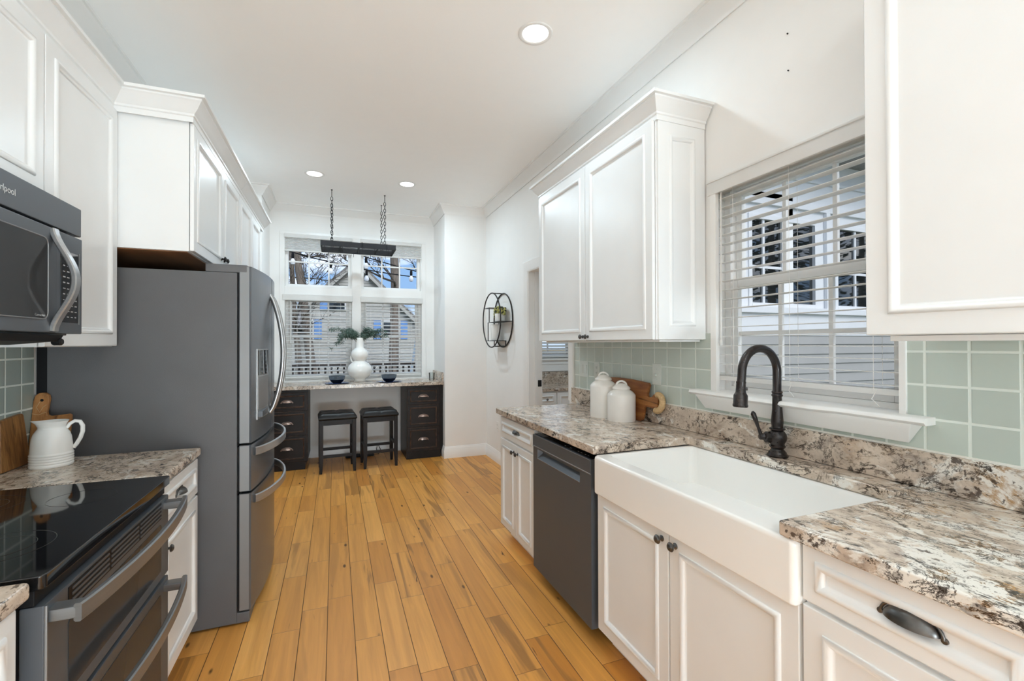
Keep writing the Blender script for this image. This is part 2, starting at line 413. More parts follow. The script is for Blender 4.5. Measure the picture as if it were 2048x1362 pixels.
class MB:
    """collects shapes in world coordinates and links them as ONE mesh object"""
    def __init__(s):
        s.bm = bmesh.new(); s.mi = 0
    def face(s, vs):
        try:
            f = s.bm.faces.new(vs); f.material_index = s.mi; return f
        except ValueError:
            return None
    def poly(s, pts):
        return s.face([s.bm.verts.new(p) for p in pts])
    def box(s, x0, x1, y0, y1, z0, z1):
        v = [s.bm.verts.new((x, y, z)) for x in (x0, x1) for y in (y0, y1) for z in (z0, z1)]
        for q in ((0, 1, 3, 2), (4, 6, 7, 5), (0, 4, 5, 1), (2, 3, 7, 6), (0, 2, 6, 4), (1, 5, 7, 3)):
            s.face([v[i] for i in q])
        return s
    def obox(s, c, ux, uy, uz):
        c, ux, uy, uz = Vector(c), Vector(ux), Vector(uy), Vector(uz)
        v = [s.bm.verts.new(c + ux * a + uy * b + uz * d) for a in (-1, 1) for b in (-1, 1) for d in (-1, 1)]
        for q in ((0, 1, 3, 2), (4, 6, 7, 5), (0, 4, 5, 1), (2, 3, 7, 6), (0, 2, 6, 4), (1, 5, 7, 3)):
            s.face([v[i] for i in q])
        return s
    def rings(s, rings, closed=True, cap0=True, cap1=True, mats=None):
        R = [[s.bm.verts.new(p) for p in r] for r in rings]
        n = len(R[0]); m0 = s.mi
        for i in range(len(R) - 1):
            if mats: s.mi = mats[i]
            for j in range(n if closed else n - 1):
                k = (j + 1) % n
                s.face([R[i][j], R[i][k], R[i + 1][k], R[i + 1][j]])
        s.mi = m0
        if cap0: s.face(R[0][::-1])
        if cap1:
            if mats and len(mats) >= len(R): s.mi = mats[-1]
            s.face(R[-1]); s.mi = m0
        return s
    def prism(s, pts, fn, a, b):
        """2D polygon through fn(u, v, w) between w = a and w = b"""
        return s.rings([[fn(u, v, a) for u, v in pts], [fn(u, v, b) for u, v in pts]])
    def lathe(s, prof, c=(0, 0, 0), axis=(0, 0, 1), seg=28, cap0=True, cap1=True, mats=None):
        c = Vector(c); ax = Vector(axis).normalized()
        u = ax.orthogonal().normalized(); v = ax.cross(u)
        rings = [[c + ax * h + (u * math.cos(2 * PI * k / seg) + v * math.sin(2 * PI * k / seg)) * max(r, 1e-5) for k in range(seg)] for r, h in prof]
        return s.rings(rings, True, cap0, cap1, mats)
    def tube(s, pts, r, seg=10, closed=False, flat=None):
        pts = [Vector(p) for p in pts]; n = len(pts)
        rr = r if isinstance(r, (list, tuple)) else [r] * n
        rings = []; up = None
        for i in range(n):
            if closed: t = pts[(i + 1) % n] - pts[i - 1]
            else: t = pts[min(i + 1, n - 1)] - pts[max(i - 1, 0)]
            t.normalize()
            if up is None: up = t.orthogonal().normalized() if flat is None else Vector(flat)
            up = (up - t * up.dot(t)).normalized()
            w = t.cross(up)
            a, b = (rr[i], rr[i]) if not isinstance(rr[i], tuple) else rr[i]
            rings.append([pts[i] + up * (a * math.cos(2 * PI * k / seg)) + w * (b * math.sin(2 * PI * k / seg)) for k in range(seg)])
        if closed:
            rings.append(rings[0])
            R = [[s.bm.verts.new(p) for p in q] for q in rings[:-1]]; R.append(R[0])
            for i in range(n):
                for j in range(seg):
                    k = (j + 1) % seg
                    s.face([R[i][j], R[i][k], R[i + 1][k], R[i + 1][j]])
        else:
            s.rings(rings)
        return s
    def bar(s, pts, side, hw, ht):
        """flat bar: half width hw along `side`, half thickness ht across"""
        pts = [Vector(p) for p in pts]; n = len(pts); sd = Vector(side).normalized(); rings = []
        for i in range(n):
            t = (pts[min(i + 1, n - 1)] - pts[max(i - 1, 0)]).normalized()
            nn = t.cross(sd).normalized()
            e = min(hw, ht) * .45
            sec = [(-hw, -ht + e), (-hw + e, -ht), (hw - e, -ht), (hw, -ht + e), (hw, ht - e), (hw - e, ht), (-hw + e, ht), (-hw, ht - e)]
            rings.append([pts[i] + sd * a + nn * b for a, b in sec])
        return s.rings(rings)
    def ball(s, c, r, seg=14, rows=8, scale=(1, 1, 1)):
        c = Vector(c)
        rings = []
        for i in range(1, rows):
            a = PI * i / rows
            rings.append([c + Vector((math.sin(a) * math.cos(2 * PI * k / seg) * r * scale[0], math.sin(a) * math.sin(2 * PI * k / seg) * r * scale[1], -math.cos(a) * r * scale[2])) for k in range(seg)])
        return s.rings(rings)
    def moulding(s, path, prof, fn=lambda u, v, w: (u, v, w), closed=False):
        """sweep profile (offset to the left of the path, w) along a mitred 2D path"""
        n = len(path); P = [Vector(p) for p in path]; rings = []
        for i in range(n):
            d0 = (P[i] - P[i - 1]).normalized() if (i > 0 or closed) else None
            d1 = (P[(i + 1) % n] - P[i]).normalized() if (i < n - 1 or closed) else None
            d0 = d0 or d1; d1 = d1 or d0
            n0 = Vector((-d0.y, d0.x)); n1 = Vector((-d1.y, d1.x))
            m = (n0 + n1); m = m / max(1e-6, m.dot(n0)) if m.length > 1e-6 else n0
            rings.append([fn(P[i].x + m.x * o, P[i].y + m.y * o, w) for o, w in prof])
        if closed: rings.append(rings[0])
        return s.rings(rings, True, not closed, not closed)
    def panel(s, O, U, V, N, w, h, prof, mats=None):
        """nested rectangles: profile of (inset, height along N)"""
        O, U, V, N = Vector(O), Vector(U), Vector(V), Vector(N)
        rings = []
        for i, d in prof:
            rings.append([O + U * a + V * b + N * d for a, b in ((i, i), (w - i, i), (w - i, h - i), (i, h - i))])
        return s.rings(rings, mats=mats)
    def build(s, name, mats, parent=None, base=None, bevel=0.0, angle=35, seg=2, merge=False, flat=False, wn=False):
        bm = s.bm
        if merge: bmesh.ops.remove_doubles(bm, verts=bm.verts, dist=1e-5)
        bmesh.ops.recalc_face_normals(bm, faces=bm.faces)
        if bevel:
            ed = [e for e in bm.edges if len(e.link_faces) == 2 and e.calc_face_angle(0) > .5]
            bmesh.ops.bevel(bm, geom=ed, offset=bevel, segments=seg, affect='EDGES', profile=.5, clamp_overlap=True)
        me = bpy.data.meshes.new(name)
        off = world_base(parent) if parent is not None else (Vector(base) if base else Vector((0, 0, 0)))
        if off.length > 0: bmesh.ops.translate(bm, verts=bm.verts, vec=-off)
        bm.to_mesh(me); bm.free()
        for m in (mats if isinstance(mats, (list, tuple)) else [mats]): me.materials.append(m)
        if not flat:
            me.polygons.foreach_set('use_smooth', [True] * len(me.polygons))
            me.set_sharp_from_angle(angle=math.radians(angle))
        o = bpy.data.objects.new(name, me); COL.objects.link(o)
        if bevel or wn:
            w = o.modifiers.new('weighted', 'WEIGHTED_NORMAL'); w.mode = 'FACE_AREA'; w.weight = 100; w.keep_sharp = True
        if parent is not None: o.parent = parent
        elif base: o.location = base
        return o

def tag(o, label, cat, group=None, kind=None):
    o['label'] = label; o['category'] = cat
    if group: o['group'] = group
    if kind: o['kind'] = kind
    return o
def thing(name, label, cat, loc=(0, 0, 0), group=None):
    o = bpy.data.objects.new(name, None); COL.objects.link(o); o.location = loc; o.empty_display_size = .05
    return tag(o, label, cat, group)
def struct(o):
    o['kind'] = 'structure'; return o
def copy_tree(o, parent=None):
    c = o.copy(); COL.objects.link(c)
    if parent is not None: c.parent = parent
    for ch in list(o.children): copy_tree(ch, c)
    return c
def dup(root, loc, label, rz=0, group=None):
    c = copy_tree(root); c.location = loc; c['label'] = label
    if rz: c.rotation_euler = (0, 0, rz)
    if group: c['group'] = group
    return c
def arc(a0, a1, n): return [a0 + (a1 - a0) * i / n for i in range(n + 1)]
def rrect(x0, x1, y0, y1, r, z, k=4):
    out = []
    for cx, cy, a in ((x1 - r, y0 + r, -PI / 2), (x1 - r, y1 - r, 0), (x0 + r, y1 - r, PI / 2), (x0 + r, y0 + r, PI)):
        for i in range(k + 1):
            t = a + PI / 2 * i / k
            out.append((cx + r * math.cos(t), cy + r * math.sin(t), z))
    return out

# ------------------------------------------------------------------ the room shell
XL, XR, YB, YF, ZC = -1.24, 1.81, -3.4, 6.21, 3.14

def wall(name, fn, u0, u1, z0, z1, w0, w1, holes=(), mat='wall'):
    """fn(u, z, w); w0 is the room side"""
    us = sorted({u0, u1, *[h[0] for h in holes], *[h[1] for h in holes]})
    zs = sorted({z0, z1, *[h[2] for h in holes], *[h[3] for h in holes]})
    nu, nz = len(us) - 1, len(zs) - 1
    def solid(i, j):
        if i < 0 or j < 0 or i >= nu or j >= nz: return False
        cu, cz = (us[i] + us[i + 1]) / 2, (zs[j] + zs[j + 1]) / 2
        return not any(h[0] < cu < h[1] and h[2] < cz < h[3] for h in holes)
    mb = MB()
    for i in range(nu):
        for j in range(nz):
            if not solid(i, j): continue
            a, b, c, d = us[i], us[i + 1], zs[j], zs[j + 1]
            for w in (w0, w1): mb.poly([fn(a, c, w), fn(b, c, w), fn(b, d, w), fn(a, d, w)])
            if not solid(i - 1, j): mb.poly([fn(a, c, w0), fn(a, d, w0), fn(a, d, w1), fn(a, c, w1)])
            if not solid(i + 1, j): mb.poly([fn(b, c, w0), fn(b, d, w0), fn(b, d, w1), fn(b, c, w1)])
            if not solid(i, j - 1): mb.poly([fn(a, c, w0), fn(b, c, w0), fn(b, c, w1), fn(a, c, w1)])
            if not solid(i, j + 1): mb.poly([fn(a, d, w0), fn(b, d, w0), fn(b, d, w1), fn(a, d, w1)])
    return struct(mb.build(name, M[mat], merge=True, flat=True))

fyz = lambda u, z, w: (w, u, z)       # wall in a plane of constant X
fxz = lambda u, z, w: (u, w, z)       # wall in a plane of constant Y

struct(MB().box(-1.5, 1.96, YB - .15, 6.40, -.06, 0).build('floor', M['floor']))
struct(MB().box(-1.5, 1.96, YB - .15, 6.40, ZC, ZC + .12).build('ceiling', M['ceiling']))
wall('wall_left', fyz, YB, 6.36, 0, ZC, XL, XL - .14)
wall('wall_right', fyz, YB, 6.36, 0, ZC, XR, XR + .14, [(.962, 1.79, 1.165, 2.235), (3.335, 4.18, 0, 2.15)])
LW = [(-.575, .205, .965, 2.03), (.315, 1.10, .965, 2.03)]
TW = [(-.575, .195, 2.135, 2.775), (.315, 1.085, 2.135, 2.775)]
wall('wall_far', fxz, -.74, 1.27, 0, ZC, YF, YF + .15, LW + TW)
struct(MB().box(1.27, 1.811, 5.55, 6.36, 0, ZC).build('wall_nook_right', M['wall']))
struct(MB().box(-1.241, -.74, 5.55, 6.36, 0, ZC).build('wall_nook_left', M['wall']))
wall('wall_back', fxz, -1.5, 1.96, 0, ZC, YB, YB - .14, [(-1.0, 1.5, .03, 2.35)])

CROWN = [(0, 0), (0, -.105), (.010, -.108), (.014, -.092), (.026, -.080), (.045, -.046), (.066, -.026), (.070, -.014), (.082, -.012), (.085, 0)]
def crown_run(name, path, z, prof=CROWN):
    mb = MB(); mb.moulding(path, [(o, z + h) for o, h in prof])
    return struct(mb.build(name, M['trim'], angle=50))
# ceiling crown, walked so that the room lies to the left of the path
crown_run('trim_1', [(XR, YB), (XR, 5.55), (1.27, 5.55), (1.27, YF), (-.74, YF), (-.74, 5.55), (XL, 5.55), (XL, YB)], ZC)
BASE = [(0, 0), (.016, 0), (.016, .098), (.011, .108), (.011, .120), (.006, .128), (.004, .140), (0, .142)]
def base_run(name, path):
    mb = MB(); mb.moulding(path, BASE); return struct(mb.build(name, M['trim'], angle=40))
base_run('baseboard_right', [(XR, 4.30), (XR, 5.55), (1.27, 5.55), (1.27, 5.70)])
base_run('baseboard_far', [(.82, YF), (-.285, YF)])
base_run('baseboard_left', [(XL, 5.55), (XL, 4.87)])

# doorway in the right wall: casing, jamb, strike plate
d = thing('door_1', 'white cased doorway', 'doorway'); d['kind'] = 'structure'; del d['label'], d['category']
CAS = [(0, 0), (0, .010), (.012, .016), (.055, .018), (.075, .024), (.092, .024), (.098, .018), (.098, 0)]
mb = MB(); mb.moulding([(4.185, 0), (4.185, 2.145), (3.33, 2.145), (3.33, .95)], [(-o, XR - w) for o, w in CAS], lambda u, v, w: (w, u, v))
mb.build('casing', M['trim'], d, angle=40)
mb = MB(); mb.box(XR - .005, XR + .145, 4.172, 4.186, 0, 2.15); mb.box(XR - .005, XR + .145, 3.33, 3.344, .95, 2.15); mb.box(XR - .005, XR + .145, 3.344, 4.172, 2.138, 2.15)
mb.box(XR + .06, XR + .09, 4.160, 4.173, 0, 2.138)
mb.build('jamb', M['trim'], d)
MB().box(XR + .095, XR + .135, 4.165, 4.1715, .985, 1.05).build('strike_plate', M['iron'], d, bevel=.002)

# ------------------------------------------------------------------ windows
def window(name, fn, u0, u1, z0, z1, w, sgn, kind, muntins_u=2, muntins_l=(2, 1), muntins_t=(2, 1), meet=None):
    """vinyl unit set at depth w; sgn points outdoors.  kind 'hung' or 'fixed'"""
    r = thing(name, '', '', (0, 0, 0)); r['kind'] = 'structure'; del r['label'], r['category']
    def bx(mb, a, b, c, e, d0, d1):
        lo = [fn(a, c, w + sgn * d0), fn(b, e, w + sgn * d1)]
        x = sorted((lo[0][0], lo[1][0])); y = sorted((lo[0][1], lo[1][1])); z = sorted((lo[0][2], lo[1][2]))
        mb.box(x[0], x[1], y[0], y[1], z[0], z[1])
    f = .036
    mb = MB()
    for a, b, c, e in ((u0, u0 + f, z0, z1), (u1 - f, u1, z0, z1), (u0 + f, u1 - f, z0, z0 + f), (u0 + f, u1 - f, z1 - f, z1)): bx(mb, a, b, c, e, 0, .07)
    mb.build('frame', M['trim'], r, bevel=.003)
    def sash(nm, a, b, c, e, d0, nu, nz, s=.036, bot=None):
        mb = MB(); bot = bot or s
        for q in ((a, a + s, c, e), (b - s, b, c, e), (a + s, b - s, c, c + bot), (a + s, b - s, e - s, e)): bx(mb, *q, d0, d0 + .028)
        so = mb.build(nm, M['trim'], r, bevel=.003)
        if nu or nz:
            mb = MB()
            for i in range(nu):
                cu = a + s + (b - a - 2 * s) * (i + 1) / (nu + 1); bx(mb, cu - .0095, cu + .0095, c + bot, e - s, d0 + .006, d0 + .022)
            for i in range(nz):
                cz = c + bot + (e - c - s - bot) * (i + 1) / (nz + 1) if nz > 0 else 0
                bx(mb, a + s, b - s, cz - .0095, cz + .0095, d0 + .005, d0 + .023)
            mb.build('muntins', M['trim'], so, bevel=.002)
        mb = MB(); mb.poly([fn(a + s * .8, c + bot * .8, w + sgn * (d0 + .014)), fn(b - s * .8, c + bot * .8, w + sgn * (d0 + .014)), fn(b - s * .8, e - s * .8, w + sgn * (d0 + .014)), fn(a + s * .8, e - s * .8, w + sgn * (d0 + .014))])
        mb.build('pane', M['pane'], so)
    if kind == 'hung':
        zm = meet or (z0 + z1) / 2
        sash('upper_sash', u0 + f, u1 - f, zm - .02, z1 - f, .038, muntins_u, 0)
        sash('lower_sash', u0 + f, u1 - f, z0 + f, zm + .02, .008, *muntins_l)
    else:
        mb = MB()
        for i in range(muntins_t[0]):
            cu = u0 + f + (u1 - u0 - 2 * f) * (i + 1) / (muntins_t[0] + 1); bx(mb, cu - .009, cu + .009, z0 + f, z1 - f, .028, .044)
        zz = z0 + f + (z1 - z0 - 2 * f) * .5
        bx(mb, u0 + f, u1 - f, zz - .009, zz + .009, .029, .045)
        mb.build('muntins', M['trim'], r, bevel=.002)
        mb = MB(); mb.poly([fn(u0 + f * .8, z0 + f * .8, w + sgn * .036), fn(u1 - f * .8, z0 + f * .8, w + sgn * .036), fn(u1 - f * .8, z1 - f * .8, w + sgn * .036), fn(u0 + f * .8, z1 - f * .8, w + sgn * .036)])
        mb.build('pane', M['pane'], r)
    return r

w1 = window('window_1', fyz, .962, 1.79, 1.165, 2.235, XR + .075, 1, 'hung', meet=1.715)
# thin caulked edge, stool and scalloped apron of the kitchen window
mb = MB(); mb.box(XR - .016, XR + .008, 1.762, 1.80, 1.172, 2.2); mb.box(XR - .016, XR + .008, .945, .967, 1.172, 2.2); mb.box(XR - .01, XR + .008, .967, 1.762, 2.2, 2.24)
mb.build('casing', M['trim'], w1, bevel=.003)
mb = MB(); P = []
n = 26
ys = [.868 + (1.895 - .868) * i / n for i in range(n + 1)]
def stool_x(y):
    c = abs(y - 1.385)
    return 1.718 if c < .16 else (1.738 if c > .24 else 1.718 + .02 * (c - .16) / .08)
ring = [[(XR + .08, y, 1.155), (stool_x(y) + .01, y, 1.153), (stool_x(y), y, 1.163), (stool_x(y) + .004, y, 1.174), (stool_x(y) + .012, y, 1.178), (XR + .08, y, 1.178)] for y in ys]
mb.rings(ring); mb.build('stool', M['trim'], w1, angle=50)
mb = MB(); mb.rings([[(XR - .012, .895, 1.154), (1.745, .905, 1.154), (1.752, .915, 1.135), (1.782, .930, 1.085), (XR - .012, .940, 1.085)][::1],
                     [(XR - .012, 1.865, 1.154), (1.745, 1.855, 1.154), (1.752, 1.845, 1.135), (1.782, 1.825, 1.085), (XR - .012, 1.815, 1.085)]])
mb.build('apron', M['trim'], w1, bevel=.002)
for i, (a, b, c, e) in enumerate(LW):
    window('window_%d' % (i + 2), fxz, a, b, c, e, YF + .065, 1, 'hung', muntins_l=(2, 0), meet=1.52)
for i, (a, b, c, e) in enumerate(TW):
    window('window_%d' % (i + 4), fxz, a, b, c, e, YF + .05, 1, 'fixed')
# flat casing board round the nook windows and the low stool above the desk
mb = MB()
for a, b, c, e in ((-.63, -.575, .969, 2.775), (.205, .315, .969, 2.775), (1.10, 1.155, .969, 2.775), (-.575, .205, 2.03, 2.135), (.315, 1.10, 2.03, 2.135), (-.63, 1.155, 2.775, 2.815)):
    mb.box(a, b, YF - .012, YF + .002, c, e)
struct(mb.build('trim_2', M['trim'], bevel=.002))
struct(MB().box(-.66, 1.17, YF - .03, YF + .07, .945, .968).build('trim_3', M['trim'], bevel=.004))

# made-up glazed doors behind the camera, an opening for the fill lamps
g = thing('door_2', '', ''); g['kind'] = 'structure'; del g['label'], g['category']
mb = MB()
for a, b, c, e in ((-1.0, -.93, .03, 2.35), (1.43, 1.5, .03, 2.35), (-.93, 1.43, 2.28, 2.35), (-.93, 1.43, .03, .11), (.215, .285, .11, 2.28)): mb.box(a, b, YB - .09, YB - .03, c, e)
mb.build('frame', M['trim'], g, bevel=.004)
mb = MB(); mb.poly([(-.95, YB - .06, .1), (1.45, YB - .06, .1), (1.45, YB - .06, 2.3), (-.95, YB - .06, 2.3)]); mb.build('pane', M['pane'], g)

# tiled splashbacks (the tiles themselves are drawn in the material)
def slab(name, mats, *b, bevel=0.0): return struct(MB().box(*b).build(name, mats, bevel=bevel))
mbt = MB(); mbt.box(XR - .008, XR + .001, -.60, .945, 1.066, 1.47); mbt.box(XR - .008, XR + .001, .945, 1.80, 1.066, 1.16); mbt.box(XR - .008, XR + .001, 1.80, 3.228, 1.066, 1.47)
struct(mbt.build('wall_right_tiles', M['tileR']))
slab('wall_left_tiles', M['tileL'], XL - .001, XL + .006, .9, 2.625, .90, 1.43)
slab('trim_4', M['grout'], XR - .012, XR + .001, -.60, 3.228, 1.062, 1.070)
slab('trim_5', M['cab'], XL, XL + .012, 1.2, 2.06, 1.405, 1.44)

# the pantry seen through the doorway
struct(MB().box(1.96, 4.2, 3.27, 6.36, -.06, 0).build('floor_pantry', M['floor']))
struct(MB().box(1.95, 4.2, 3.15, 6.40, 2.74, 2.86).build('ceiling_pantry', M['ceiling']))
PW = (2.66, 3.42, 1.195, 2.05)
wall('wall_pantry_far', fxz, 1.95, 4.2, 0, 2.74, YF, YF + .15, [PW])
wall('wall_pantry_right', fyz, 3.15, 6.36, 0, 2.74, 4.05, 4.2)
window('window_6', fxz, *PW, YF + .065, 1, 'hung', muntins_u=1, muntins_l=(1, 0))
mb = MB()
for a, b, c, e in ((2.57, 2.66, 1.19, 2.14), (3.38 + .04, 3.51, 1.19, 2.14), (2.66, 3.42, 2.05, 2.14)): mb.box(a, b, YF - .018, YF + .002, c, e)
mb.box(2.54, 3.54, YF - .05, YF + .06, 1.165, 1.195); mb.box(2.57, 3.51, YF - .02, YF + .002, 1.00, 1.165); mb.box(2.57, 3.51, YF - .028, YF, 1.10, 1.125)
struct(mb.build('trim_6', M['trim'], bevel=.003))

# ------------------------------------------------------------------ blinds and shades
def blind(name, label, fn, u0, u1, zb, zt, w, tilt, cords, group, room, val=None, wand=None, pitch=.0465):
    """fn(u, z, w); w is the slat centre plane; `room` is +1/-1 direction of w towards the room"""
    base = fn((u0 + u1) / 2, zb, w)
    r = thing(name, label, 'blind', base, group)
    def bx(mb, a, b, c, e, d0, d1):
        p, q = fn(a, c, d0), fn(b, e, d1)
        mb.box(min(p[0], q[0]), max(p[0], q[0]), min(p[1], q[1]), max(p[1], q[1]), min(p[2], q[2]), max(p[2], q[2]))
    mb = MB(); bx(mb, u0, u1, zt - .045, zt, w - .022, w + .022); mb.build('headrail', M['blind'], r, bevel=.002)
    if val:
        mb = MB(); bx(mb, val[0], val[1], val[2], val[3], w + room * val[4], w + room * (val[4] + .013))
        v = mb.build('valance', M['blind'], r, bevel=.003)
        if len(val) > 5:
            mb = MB(); bx(mb, val[0], val[1], val[3] - .006, val[3] + .004, w + room * val[4], w + room * (val[4] + .02)); mb.build('valance_bead', M['blind'], v, bevel=.003)
    mb = MB(); z = zb + .035; hw = .0245
    ct, st = math.cos(tilt), math.sin(tilt)
    while z < zt - .05:
        prof = []
        for k in (-1, -.5, 0, .5, 1):
            prof.append((k * hw, .0010 * (1 - k * k)))
        sec = [(a, b + .0011) for a, b in prof] + [(a, b - .0011) for a, b in prof[::-1]]
        rs = []
        for u in (u0 + .004, u1 - .004):
            rs.append([fn(u, z + (a * st + b * ct), w + room * (a * ct - b * st)) for a, b in sec])
        mb.rings(rs); z += pitch
    mb.build('slats', M['blind'], r, angle=60)
    mb = MB(); bx(mb, u0 + .003, u1 - .003, zb, zb + .022, w - .026, w + .026); mb.build('bottom_rail', M['blind'], r, bevel=.003)
    for c in cords:
        mb = MB()
        for dw in (-.026, .026):
            mb.tube([fn(c, zb + .01, w + dw), fn(c, zt - .02, w + dw)], .0009, 5)
        mb.build('ladder_cord', M['cord'], r)
    if wand:
        mb = MB(); mb.tube([fn(wand[0], zt - .05, w + room * .034), fn(wand[0], wand[1], w + room * .038)], .0045, 8)
        wo = mb.build('wand', M['blind'], r)
        mb = MB(); mb.lathe([(.002, .03), (.008, .02), (.008, 0), (.004, -.004)], fn(wand[0], wand[1] - .01, w + room * .038)); mb.build('wand_tip', M['blind'], wo)
    return r
bk = blind('slatted_blind', 'white slatted blind in the window over the sink, slats open', fyz, .972, 1.782, 1.232, 2.232, XR + .038, 0.0, (1.06, 1.385, 1.68), 'white slatted window blinds', -1,
      val=(.93, 1.815, 2.176, 2.242, .046, 1), wand=(1.745, 1.42))
for y in (1.375, 1.05, 1.66):
    mb = MB(); mb.tube([(XR + .012, y, 1.25), (XR + .010, y + .015, 1.215), (XR + .006, y - .012, 1.19)], .0016, 5)
    mb.build('cord_tail', M['cord'], bk)
blind('slatted_blind', 'white slatted blind in the left lower nook window, behind the left bowl', fxz, -.57, .20, .998, 2.03, YF + .032, -.30, (-.44, -.185, .07), 'white slatted window blinds', -1, val=(-.60, .215, 1.965, 2.036, .045), wand=(-.51, 1.45), pitch=.0485)
blind('slatted_blind', 'white slatted blind in the right lower nook window, behind the right bowl', fxz, .32, 1.095, .998, 2.03, YF + .032, -.30, (.44, .70, .97), 'white slatted window blinds', -1, val=(.305, 1.115, 1.965, 2.036, .045), wand=(.375, 1.45), pitch=.0485)
blind('slatted_blind', 'white blind in the pantry window seen through the doorway', fxz, 2.67, 3.41, 1.205, 2.045, YF + .032, -.55, (2.8, 3.28), 'white slatted window blinds', -1)

def shade(label, u0, u1):
    r = thing('cellular_shade', label, 'shade', ((u0 + u1) / 2, YF, 2.57), 'cellular shades of the transom windows')
    MB().box(u0, u1, YF - .035, YF + .012, 2.735, 2.782).build('headrail', M['blind'], r, bevel=.003)
    mb = MB(); n = 9; pts = []
    for i in range(n):
        z0 = 2.585 + .15 * i / n; z1 = 2.585 + .15 * (i + 1) / n; pts += [(-.004, z0), (-.020, (z0 + z1) / 2)]
    pts.append((-.004, 2.735))
    ring = [[(u, YF + a, z) for a, z in pts] + [(u, YF + .006, z) for a, z in pts[::-1]] for u in (u0 + .004, u1 - .004)]
    mb.rings(ring); mb.build('pleats', M['shade'], r, flat=True)
    MB().box(u0 + .002, u1 - .002, YF - .024, YF + .010, 2.568, 2.586).build('bottom_rail', M['blind'], r, bevel=.003)
shade('half drawn white pleated shade of the left transom window', -.58, .205)
shade('half drawn white pleated shade of the right transom window', .31, 1.095)

# ------------------------------------------------------------------ cabinets
BEAD = lambda t, s: [(0, 0), (0, t - .003), (.003, t), (s, t), (s + .002, t + .0045), (s + .008, t + .008), (s + .016, t + .0065), (s + .022, t - .0005), (s + .025, t - .005), (s + .029, t - .0065)]
def door(parent, name, fr, a, b, c, e, s=.052, t=.02, mats=None, wornmat=False):
    """fr = (origin fn (u, v, n) -> xyz); rectangle u a..b, v c..e on the face, t thick"""
    mb = MB(); p0 = Vector(fr(0, 0, 0)); U = Vector(fr(1, 0, 0)) - p0; V = Vector(fr(0, 1, 0)) - p0; N = Vector(fr(0, 0, 1)) - p0
    if wornmat:
        prof = [(0, 0), (0, t - .004), (.0022, t), (s - .002, t), (s, t + .003), (s + .004, t + .0045), (s + .007, t + .004), (s + .011, t - .006), (s + .013, t - .0065)]
        idx = [0, 1, 0, 1, 0, 1, 0, 1, 0]
        mb.panel(p0 + U * a + V * c, U, V, N, b - a, e - c, prof, idx)
        return mb.build(name, [M['desk'], M['worn']], parent, flat=True)
    mb.panel(p0 + U * a + V * c, U, V, N, b - a, e - c, BEAD(t, s))
    return mb.build(name, mats or M['cab'], parent, angle=50, wn=True)
def knob(parent, fr, u, v, n0, mat='gunmetal', k=1.0):
    mb = MB(); p0 = Vector(fr(0, 0, 0)); N = Vector(fr(0, 0, 1)) - p0
    pr = [(.0001, 0), (.010, 0), (.0105, .0025), (.0075, .0045), (.005, .007), (.0048, .014), (.008, .017), (.0145, .0185), (.0155, .021), (.0135, .0225), (.0138, .024), (.010, .0275), (.0075, .0272), (.004, .0295), (.0002, .030)]
    mb.lathe([(r * k, h * k) for r, h in pr], fr(u, v, n0), N, 20)
    return mb.build('knob', M[mat], parent, angle=40)
def cup_pull(parent, fr, u, v, n0, a=.045, b=.026, c=.030, mat='gunmetal'):
    mb = MB(); nt, nf = 18, 7
    def pt(th, ph, k): return (u + a * k * math.cos(th), v + c * k * math.sin(th) * math.cos(ph), n0 + b * k * math.sin(th) * math.sin(ph))
    for k in (1.0, .88):
        rows = [[mb.bm.verts.new(fr(*pt(PI * (.02 + .96 * i / nt), .5 * PI * j / nf, k))) for i in range(nt + 1)] for j in range(nf + 1)]
        for j in range(nf):
            for i in range(nt): mb.face([rows[j][i], rows[j][i + 1], rows[j + 1][i + 1], rows[j + 1][i]])
        if k == 1.0: lip = rows[-1]; top = rows[0]
        else:
            for i in range(nt): mb.face([lip[i], lip[i + 1], rows[-1][i + 1], rows[-1][i]])
    # raised flange following the arch, with a screw tab at each end
    fl = [(u + a * 1.10 * math.cos(PI * i / nt), v + c * 1.12 * math.sin(PI * i / nt), n0 + .0025) for i in range(nt + 1)]
    mb.tube([fr(*p) for p in fl], .0034, 8)
    for sg in (-1, 1): mb.lathe([(.0001, .0), (.0068, .0), (.0062, .0035), (.003, .0045), (.0001, .004)], fr(u + sg * a * 1.12, v - .001, n0), Vector(fr(0, 0, 1)) - Vector(fr(0, 0, 0)), 14)
    return mb.build('cup_pull', M[mat], parent, angle=50)

fR = lambda x: (lambda u, v, n: (x - n, u, v))        # fronts facing -X
fL = lambda x: (lambda u, v, n: (x + n, u, v))        # fronts facing +X
fD = lambda y: (lambda u, v, n: (u, y - n, v))        # fronts facing -Y
ZR = .943                                             # right worktop height
XB = 1.16                                             # carcass front of the right base cabinets

def base_cab(label, fr, xs, y0, y1, ztop, loc, group='white base cabinets', toe=.06, z0=.097):
    """carcass with a recessed plinth; xs = (front, back)"""
    r = thing('base_cabinet', label, 'cabinet', loc, group)
    f, bk = xs; sg = 1 if bk > f else -1
    mb = MB(); mb.box(min(f, bk), max(f, bk), y0, y1, z0, ztop); mb.build('carcass', M['cab'], r, bevel=.001)
    mb = MB(); mb.box(min(f + sg * toe, bk), max(f + sg * toe, bk), y0, y1, 0.001, z0); mb.build('plinth', M['cab'], r)
    return r
XRB = (XB, 1.80)
